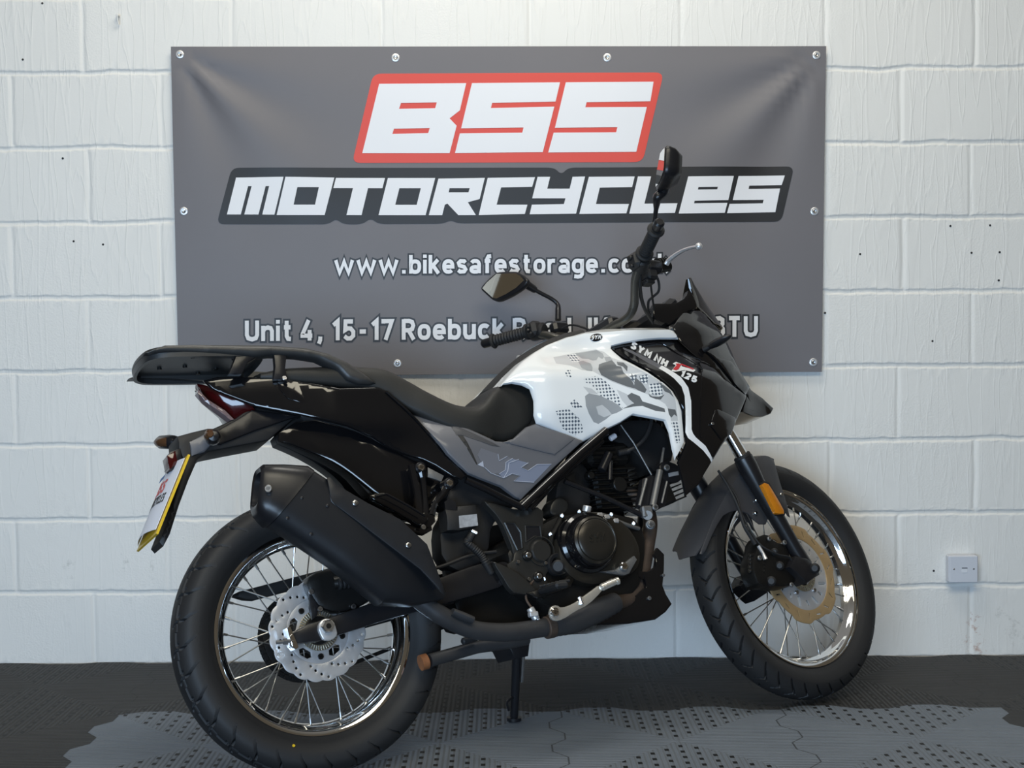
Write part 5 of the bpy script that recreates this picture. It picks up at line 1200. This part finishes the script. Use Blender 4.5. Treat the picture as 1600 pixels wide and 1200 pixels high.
# ---- belly pan
bl_ = shell([(1028, 855.5), (1038.5, 866), (1038, 890), (1036, 915), (1041, 928), (1050, 943), (1040, 956), (1024, 968), (985, 974), (920, 977), (935, 962), (960, 948), (962, 941), (995, 929), (1010, 917), (1008, 905), (990, 900), (985, 892), (1012, 893), (1024, 886), (1026, 872), (1022, 866)], -.118, .012, edge=.003)
bl_.merge(bl_.mirror())
bt = at([(1050, 943), (1040, 956), (1024, 968), (985, 974), (920, 977)], -.116); bl_.loft([np.stack([np.full(5, p[0]), np.linspace(-.116, .116, 5), np.full(5, p[2])], 1) for p in bt], closed=False, caps=False)
BL = part('belly_pan', bl_, 'gloss'); part('bolt', bolt(p1(1014, 935, -.119), .005), ['castgrey', 'ink_blk'], BL); part('bolt', bolt(p1(1036, 899, -.119), .004), ['castgrey', 'ink_blk'], BL)
# ---- stands
cs = MB().tube([p1(671, 1032, -.100), p1(700, 1024, -.095), p1(745, 1011, -.09), p1(800, 1003, -.08), p1(822, 998, -.07)], [.0150, .0150, .0150, .0155, .016], 16)
CS = part('centre_stand', cs, 'pipe'); q = MB().tube([p1(657, 1036, -.100), p1(667, 1033, -.100)], [.0180, .0180], 20); part('rusty_end', q, 'rustcap', CS, label='rusty open tube end')
cs2 = cs.mirror(); CS.data and None
part('stand_foot', MB().cyl(p1(722, 1003, -.12), p1(745, 996, -.115), .0085, 12, bev=.003), 'rub', CS)
part('cross_tube', MB().cyl(p1(810, 1000, -.075), p1(810, 1000, -.075)*[1, -1, 1], .014, 14), 'satin', CS)
part('stand_bracket', shell([(790, 985), (825, 975), (829, 1000), (826, 1025), (805, 1030), (795, 1010)], -.05, .10, edge=.004), 'satin', CS)
top_ = p1(808, 1010, .085); zf = lambda p: (BO+BM@p)[2]
foot = p1(803, 1100, .175)
for _ in range(30):
    foot = foot+np.linalg.solve(BM, np.array([0, 0, .012-zf(foot)]))*1.0
foot_px = foot
ss = MB().tube([top_, top_+(foot-top_)*.5, foot], [.0125, .011, .0105], 14); fd = foot-top_; fd /= np.linalg.norm(fd)
SS = part('side_stand', ss, 'satin')
zup = BM.T@np.array([0, 0, 1.0]); c_ = foot-zup*.005
q = MB().tube([c_-zup*.004, c_+zup*.004], [.019, .019], 20); part('stand_pad', q, 'satin', SS)
part('stand_spring', MB().tube([top_+[.01, -.01, -.02], top_+fd*.10+[.012, -.012, 0]], .005, 8), 'bolt', SS)
part('stand_tang', MB().tube([foot-fd*.06, foot-fd*.045+[-.03, -.02, .0], foot-fd*.02+[-.025, -.02, 0]], .0035, 8, smooth=4), 'satin', SS)

# ---- front end (steered)
def fork(sg):
    y = -.098*sg
    def G(u, v, yy=-.098): p = p1(u, v, yy, FORK); p[1] *= sg; return s2b(p)
    a_, b_, c_, d_ = G(1130, 640), G(1169, 719), G(1157, 696), G(1273, 893)
    ax = (d_-c_)/np.linalg.norm(d_-c_)
    o = part('fork_leg', MB().tube([G(1160.5, 715)-ax*0, G(1161, 716), G(1168, 729), G(1182, 755), G(1240, 855), G(1258, 884)], [.020, .0265, .0275, .0235, .0205, .0210], 24), 'satin')
    up0 = G(1160, 714); part('fork_tube', MB().cyl(up0+ax*.03, up0-ax*.36, .0175, 24), 'chrome', o)
    part('dust_wiper', MB().cyl(up0-ax*.006, up0+ax*.006, .0245, 24, bev=.003), 'rub', o)
    lg = shell([(1244, 868), (1262, 872), (1280, 888), (1283, 897), (1262, 911), (1253, 902), (1236, 885)], -.122, .042, FORK, edge=.006)
    if sg < 0: lg = lg.map(lambda V: (((V-PIV)@SM)*[1, -1, 1])@SM.T+PIV+((PIV@SM)*[1, 0, 1]-(PIV@SM))@SM.T*0 if False else s2b((((V-PIV)@SM)+PIV)*[1, -1, 1]))
    part('axle_lug', lg, 'satin', o)
    if sg > 0:
        part('axle_cap', MB().cyl(G(1273, 888, -.105), G(1273, 888, -.132), .014, 20, bev=.006), 'matte', o)
        rf = shell([(1191, 757), (1195, 754), (1202, 756), (1226, 797), (1226, 802), (1218, 803), (1213, 801)], -.131, .012, FORK, edge=.003); rl = part('side_reflector', rf, 'amber', o, label='long amber side reflector')
        part('reflector_base', shell([(1188, 755), (1194, 751), (1203, 754), (1229, 799), (1227, 805), (1214, 805)], -.124, .008, FORK, edge=.002), 'matte', o)
    return o
fork(1); fork(-1)
ctr = lambda x, y, z: s2b(np.array([x, y, z]))
fu = p1(1148, 672, -.098, FORK); fl2 = p1(1262, 880, -.098, FORK); fax = (fu-fl2)/np.linalg.norm(fu-fl2)
def along(t, y): return np.array([fu[0]+fax[0]*t, y, fu[2]+fax[2]*t])
for t in (.055, .31):
    cdl = MB().box(along(t, 0)*[1, 0, 1]+[-.015, 0, 0], (.075, .235, .032), ax=np.array([[fax[2], 0, -fax[0]], [0, 1, 0], [fax[0], 0, fax[2]]]), bev=.010); part('fork_clamp', cdl.map(s2b), 'satin')
st_ = MB().cyl(along(.05, 0)+[-.04, 0, 0], along(.31, 0)+[-.04, 0, 0], .028, 24); part('steering_head', st_.map(s2b), 'satin')
# fender
OUT = [(1094, 865), (1104, 838), (1113, 815), (1125, 790), (1139, 765), (1153, 744), (1167, 727), (1182, 716), (1196, 712), (1209, 717)]
fr_ = []
eo = at(OUT, -.070, FORK); eo = spline(eo, np.ones(len(eo)), 3)[0]
for i_, p in enumerate(eo):
    hw_ = .070*(.70+.30*math.sin(min(1, i_/3.0)*math.pi/2)); a = np.linspace(-1, 1, 15); cw_ = (p-[WB, 0, RTF]); cw_[1] = 0; cw_ /= np.linalg.norm(cw_)
    fr_.append(np.stack([np.full(15, p[0]), a*.066*hw_/.070-.004*(1-a)/2, np.full(15, p[2])], 1)+np.outer(.013*(1-np.abs(a)**2.2), cw_)+np.outer(np.maximum(0, a)*{0: .8, 1: .45, 2: .2}.get(i_, 0), eo[min(i_+4, len(eo)-1)]*[1, 0, 1]-p*[1, 0, 1]))
fr_ = np.array(fr_); 
fin_ = []
for rg in fr_:
    cw_ = rg-np.array([WB, 0, RTF]); cw_[:, 1] = 0; cw_ /= np.linalg.norm(cw_, axis=1)[:, None]; fin_.append(np.concatenate([rg, (rg-cw_*.004)[::-1]]))
fm = MB().loft(fin_).map(s2b)
VAL = [(1094, 865), (1104, 838), (1113, 815), (1125, 790), (1139, 765), (1153, 744), (1167, 727), (1182, 716), (1196, 712), (1209, 717), (1218, 750), (1229, 785), (1235, 808), (1231, 805), (1226, 795), (1216, 788), (1205, 800), (1197, 819), (1187, 819), (1178, 812), (1170, 803), (1160, 799), (1152, 797), (1140, 800), (1130, 806), (1121, 820), (1112, 838), (1103, 860), (1099, 866)]
va = shell(VAL, -.072, .004, FORK, edge=.0015); fm.merge(va); va = shell([(1139, 765)]+VAL[5:23]+[(1121, 812), (1128, 788)], -.072, .004, FORK, edge=.0015); fm.merge(va.map(lambda V: s2b((((V-PIV)@SM)+PIV)*[1, -1, 1])))
FE = part('front_fender', fm, 'fend', sharp=50)
for u, v in ((1181, 782), (1180, 802), (1220, 773)): part('bolt', bolt(F_(u, v, -.073), .005, SM@np.array([0, -1, 0])), ['chrome', 'ink_blk'], FE)
# front caliper
fc = shell([(1186, 840), (1200, 832), (1212, 846), (1228, 850), (1236, 868), (1240, 888), (1246, 905), (1240, 915), (1222, 918), (1204, 914), (1188, 915), (1180, 900), (1176, 880), (1182, 862)], -.100, .05, FORK, edge=.008, rnd=1)
FC = part('front_brake_caliper', fc, 'castblk')
q = MB()
for k in range(5): q.cyl(p1(1170, 868+k*6.0, -.085, FORK), p1(1194, 870+k*6.0, -.095, FORK), .0075-.0007*(k % 2), 12, bev=.002)
part('cooling_block', q.map(s2b), 'castblk', FC)
for (u, v), r_ in (((1205, 908), .013), ((1218, 884), .012), ((1210, 862), .010)): part('piston_cap', MB().cyl(p1(u, v, -.09, FORK), p1(u, v, -.108, FORK), r_, 18, bev=.005).map(s2b), 'matte', FC)
part('bleed_fitting', MB().tube([p1(1185, 853, -.10, FORK), p1(1192, 864, -.104, FORK), p1(1196, 874, -.106, FORK)], [.005, .004, .0065], 10).map(s2b), 'steel', FC)
for u, v in ((1236, 914), (1201, 842), (1225, 848), (1186, 872)): part('bolt', bolt(F_(u, v, -.103), .0065, SM@np.array([0, -1, 0])), ['castgrey', 'ink_blk'], FC)
lc = shell([(1160, 858), (1180, 848), (1192, 870), (1190, 905), (1196, 925), (1182, 934), (1170, 920), (1160, 890)], .085, .04, FORK, edge=.008, rnd=1); 
part('caliper_hose', MB().tube([p1(1122, 735, -.09, FORK), p1(1136, 757, -.095, FORK), p1(1148, 780, -.10, FORK), p1(1156, 800, -.10, FORK), p1(1163, 822, -.10, FORK), p1(1174, 840, -.10, FORK), p1(1180, 850, -.10, FORK)], [.0035, .0035, .0040, .0045, .005, .0055, .006], 10, smooth=5).map(s2b), 'rub')
part('sensor_cable', MB().tube([p1(1122, 735, -.085, FORK), p1(1150, 775, -.095, FORK), p1(1160, 805, -.098, FORK), p1(1185, 848, -.104, FORK), p1(1215, 866, -.112, FORK), p1(1235, 872, -.110, FORK), p1(1240, 895, -.105, FORK)], .0028, 8, smooth=5).map(s2b), 'rub')

# ---- handlebar and controls (steered)
BU = np.array([(956, 510), (974, 501), (985, 491), (991, 475), (992, 455), (993, 435), (1000, 412), (1009, 390), (1022, 364), (1026, 357)]); BY = np.array([-.045, -.085, -.110, -.135, -.165, -.195, -.235, -.275, -.350, -.372])
bpt = at(BU, BY, FORK)
hb = np.concatenate([bpt[::-1], bpt*[1, -1, 1]])
HB = part('handlebar', MB().tube(hb, .0115, 16, smooth=4).map(s2b), 'bar')
def FM(sg): return lambda V: s2b(np.asarray(V)*[1, sg, 1])
bs_ = p1(958, 508, -.04, FORK); part('bar_clamp', MB().box(bs_*[1, 0, 1], (.04, .11, .045), bev=.008).map(s2b), 'satin', HB)
for sg in (1, -1):
    g0, g1 = p1(1007, 396, -.262, FORK), p1(1026, 357, -.372, FORK); d = g1-g0; L_ = np.linalg.norm(d); d /= L_
    n = 90; P_ = [g0+d*L_*i/n for i in range(n+1)]; r__ = [.0165+.0012*math.sin(i*.9) for i in range(n+1)]
    GR = part('grip', MB().tube(P_, r__, 18).map(FM(sg)), 'rub'); part('grip_flange', MB().cyl(g0-d*.004, g0+d*.006, .0235, 22, bev=.003).map(FM(sg)), 'rub', GR); part('grip_flange', MB().cyl(g1-d*.012, g1-d*.002, .0225, 22, bev=.004).map(FM(sg)), 'rub', GR)
    part('bar_end', MB().cyl(g1, g1+d*.030, .0135, 18, bev=.003).cyl(g1+d*.024, g1+d*.032, .011, 18, bev=.002).map(FM(sg)), 'satin', GR)
    s0, s1 = p1(1004, 402, -.250, FORK), p1(998, 420, -.210, FORK)
    sh_ = MB().cyl(s0, s1, .0245, 20, bev=.005); m_ = (s0+s1)/2; sh_.box(m_+[-.012, 0, .004], (.040, .045, .044), bev=.010); sh_.box(m_+[-.032, 0, .012], (.014, .018, .012), bev=.003); sh_.box(m_+[-.030, .004, -.010], (.012, .014, .010), bev=.003)
    SH = part('switch_housing', sh_.map(FM(sg)), 'matte')
    if sg < 0: part('indicator_switch', MB().box(m_+[-.034, .002, 0], (.014, .012, .010), bev=.003).map(FM(sg)), 'satin', SH)
    l0 = p1(1040, 415, -.205, FORK)
    cl_ = MB().box((s1+l0)/2+[.0, .0, .0], (.055, .034, .034), bev=.008); LP = part('lever_perch', cl_.map(FM(sg)), 'satin')
    lv = [p1(1041, 413, -.215, FORK), p1(1046, 406, -.228, FORK), p1(1056, 398, -.255, FORK), p1(1068, 391, -.29, FORK), p1(1082, 386.5, -.33, FORK), p1(1091, 385, -.358, FORK)]
    if sg < 0: lv = [p1(858, 532, .212, FORK)*[1, -1, 1], p1(848, 536, .235, FORK)*[1, -1, 1], p1(836, 542, .27, FORK)*[1, -1, 1], p1(823, 550, .31, FORK)*[1, -1, 1], p1(812, 559, .35, FORK)*[1, -1, 1]]
    LV = part('brake_lever' if sg > 0 else 'clutch_lever', MB().tube(lv, np.linspace(.0085, .005, len(lv)), 12, smooth=5, flat=.75).ball(lv[-1]+(lv[-1]-lv[-2])*.1, .0095, 16).map(FM(sg)), 'steel')
    if sg > 0:
        q = MB().cyl(p1(1022, 420, -.195, FORK), p1(1046, 416, -.20, FORK), .014, 16, bev=.003)
        for k in range(4): q.cyl(p1(1026+k*4, 413-k*.3, -.196, FORK), p1(1028+k*4, 413-k*.3, -.196, FORK), .017, 14)
        part('master_cylinder', q.map(s2b), 'castblk', LP); q = MB().box(p1(1014, 431, -.20, FORK), (.035, .04, .03), bev=.006); q.box(p1(1012, 442, -.195, FORK), (.03, .03, .012), bev=.003); part('fluid_reservoir', q.map(s2b), 'matte', LP)
        part('brake_hose', MB().tube([p1(1022, 424, -.19, FORK), p1(1029, 440, -.18, FORK), p1(1029, 455, -.165, FORK), p1(1020, 464, -.14, FORK), p1(1013, 472, -.12, FORK), p1(1014, 490, -.10, FORK), p1(1020, 505, -.08, FORK)], .0035, 8, smooth=5).map(s2b), 'rub')
        part('throttle_cable', MB().tube([p1(1000, 428, -.21, FORK), p1(1000, 445, -.19, FORK), p1(1002, 465, -.15, FORK), p1(1008, 484, -.12, FORK), p1(1018, 500, -.09, FORK)], .0050, 10, smooth=5).map(s2b), 'rub')
        part('switch_cable', MB().tube([p1(1016, 436, -.20, FORK), p1(1018, 455, -.17, FORK), p1(1020, 470, -.13, FORK), p1(1022, 485, -.10, FORK)], .0028, 8, smooth=4).map(s2b), 'rub')
part('clutch_hose', MB().tube([p1(866, 520, .22, FORK), p1(890, 508, .16, FORK), p1(912, 512, .10, FORK), p1(935, 522, .04, FORK)], .003, 8, smooth=4).map(s2b), 'rub')
# mirrors: outline traced on the plane of the left mirror, the right one is turned a little further in
mx0 = p1(820, 440, .28, FORK)
n_l = np.array([-.96, -.22, .10]); n_l /= np.linalg.norm(n_l)
def mirror(poly, glass, p0, nrm, stem, side, thick):
    q, g = (poly, glass) if p0 is None else (unproj(poly, FORK, p0, nrm), unproj(glass, FORK, p0, nrm)); c = q.mean(0)
    def blow(P, s_, o): return c+(P-c)*s_-nrm*o
    q = resample(chaikin(q, 2, .2), .02)
    rings = [blow(q, .96, -.002), blow(q, 1.0, 0), blow(q, 1.0, .010), blow(q, .93, thick*.55), blow(q, .66, thick), blow(q, .25, thick*1.06)]
    o = part('mirror', MB().loft(rings).map(s2b), 'satin', sharp=75)
    gm = resample(g, .02); gl = MB(); n2 = len(gm); gl.loft([gm+nrm*.003, gm+nrm*.0042]); part('mirror_glass', gl.map(s2b), 'mirror', o)
    part('mirror_stem', MB().tube(stem[0], stem[1], 14, smooth=4).map(s2b), 'satin', o); return o
LM = [(750.5, 451), (759, 440.5), (775, 426), (790, 424.5), (809, 424.7), (818, 430), (825.5, 438), (820, 447), (810, 455), (795, 464), (778, 471.5), (770, 469), (760, 460)]
LG = [(755, 451), (762, 442), (777, 428.5), (807, 427.5), (814, 431.5), (820, 438.5), (808, 450), (792, 460), (777, 467), (771, 465.5)]
stL = [p1(872, 500, .262, FORK), p1(872, 484, .262, FORK), p1(871, 475, .264, FORK), p1(862, 467, .268, FORK), p1(845, 458, .275, FORK), p1(837, 453.5, .278, FORK), p1(836, 453, .278, FORK), p1(822, 444, .283, FORK), p1(815, 441, .286, FORK)]
mirror(LM, LG, p1(790, 448, .31, FORK), n_l, (stL, [.0090, .0085, .0062, .0060, .0060, .0062, .010, .0135, .012]), 1, .030)
# right mirror: the left one's outline carried over to its own long axis and facing
ql = unproj(LM, FORK, p1(790, 448, .31, FORK), n_l); gl_ = unproj(LG, FORK, p1(790, 448, .31, FORK), n_l)
def basis(inner, outer, n): L = outer-inner; k = np.linalg.norm(L); L = L/k; n = n-L*(n@L); n = n/np.linalg.norm(n); return L, n, np.cross(L, n), k
Il, Ol = unproj([(826, 440), (750.5, 451)], FORK, p1(790, 448, .31, FORK), n_l); Ll, nl, sl_, kl = basis(Il, Ol, n_l)
Ir, Or = p1(1026, 299, -.315, FORK), p1(1042, 227, -.425, FORK)
o_f = (CAM_C-FORK[1])@FORK[0]; vw = (Ir+Or)/2-o_f; vw /= np.linalg.norm(vw)
Lr = (Or-Ir)/np.linalg.norm(Or-Ir); ed_ = np.cross(Lr, vw); ed_ *= -np.sign(ed_[0]); ed_ /= np.linalg.norm(ed_)
n_r = ed_*math.cos(rad(15))-vw*math.sin(rad(15)); Lr, n_r, sr_, kr = basis(Ir, Or, n_r); sr_ = sr_*(-1 if (sr_[2] < 0) == (sl_[2] > 0) else 1)
def carry(q): return np.stack([Ir+Lr*((p-Il)@Ll)*kr/kl+sr_*((p-Il)@sl_)*1.0 for p in q])
stR = [p1(1010, 398, -.222, FORK), p1(1016, 372, -.240, FORK), p1(1022, 348, -.262, FORK), p1(1025, 328, -.285, FORK), p1(1026, 318, -.298, FORK), p1(1027.5, 308, -.312, FORK), Ir-n_r*.018, Ir+Lr*.03-n_r*.020]
mirror(carry(ql), carry(gl_), None, n_r, (stR, [.0085, .0062, .0062, .0062, .0095, .0130, .0135, .012]), -1, .045)
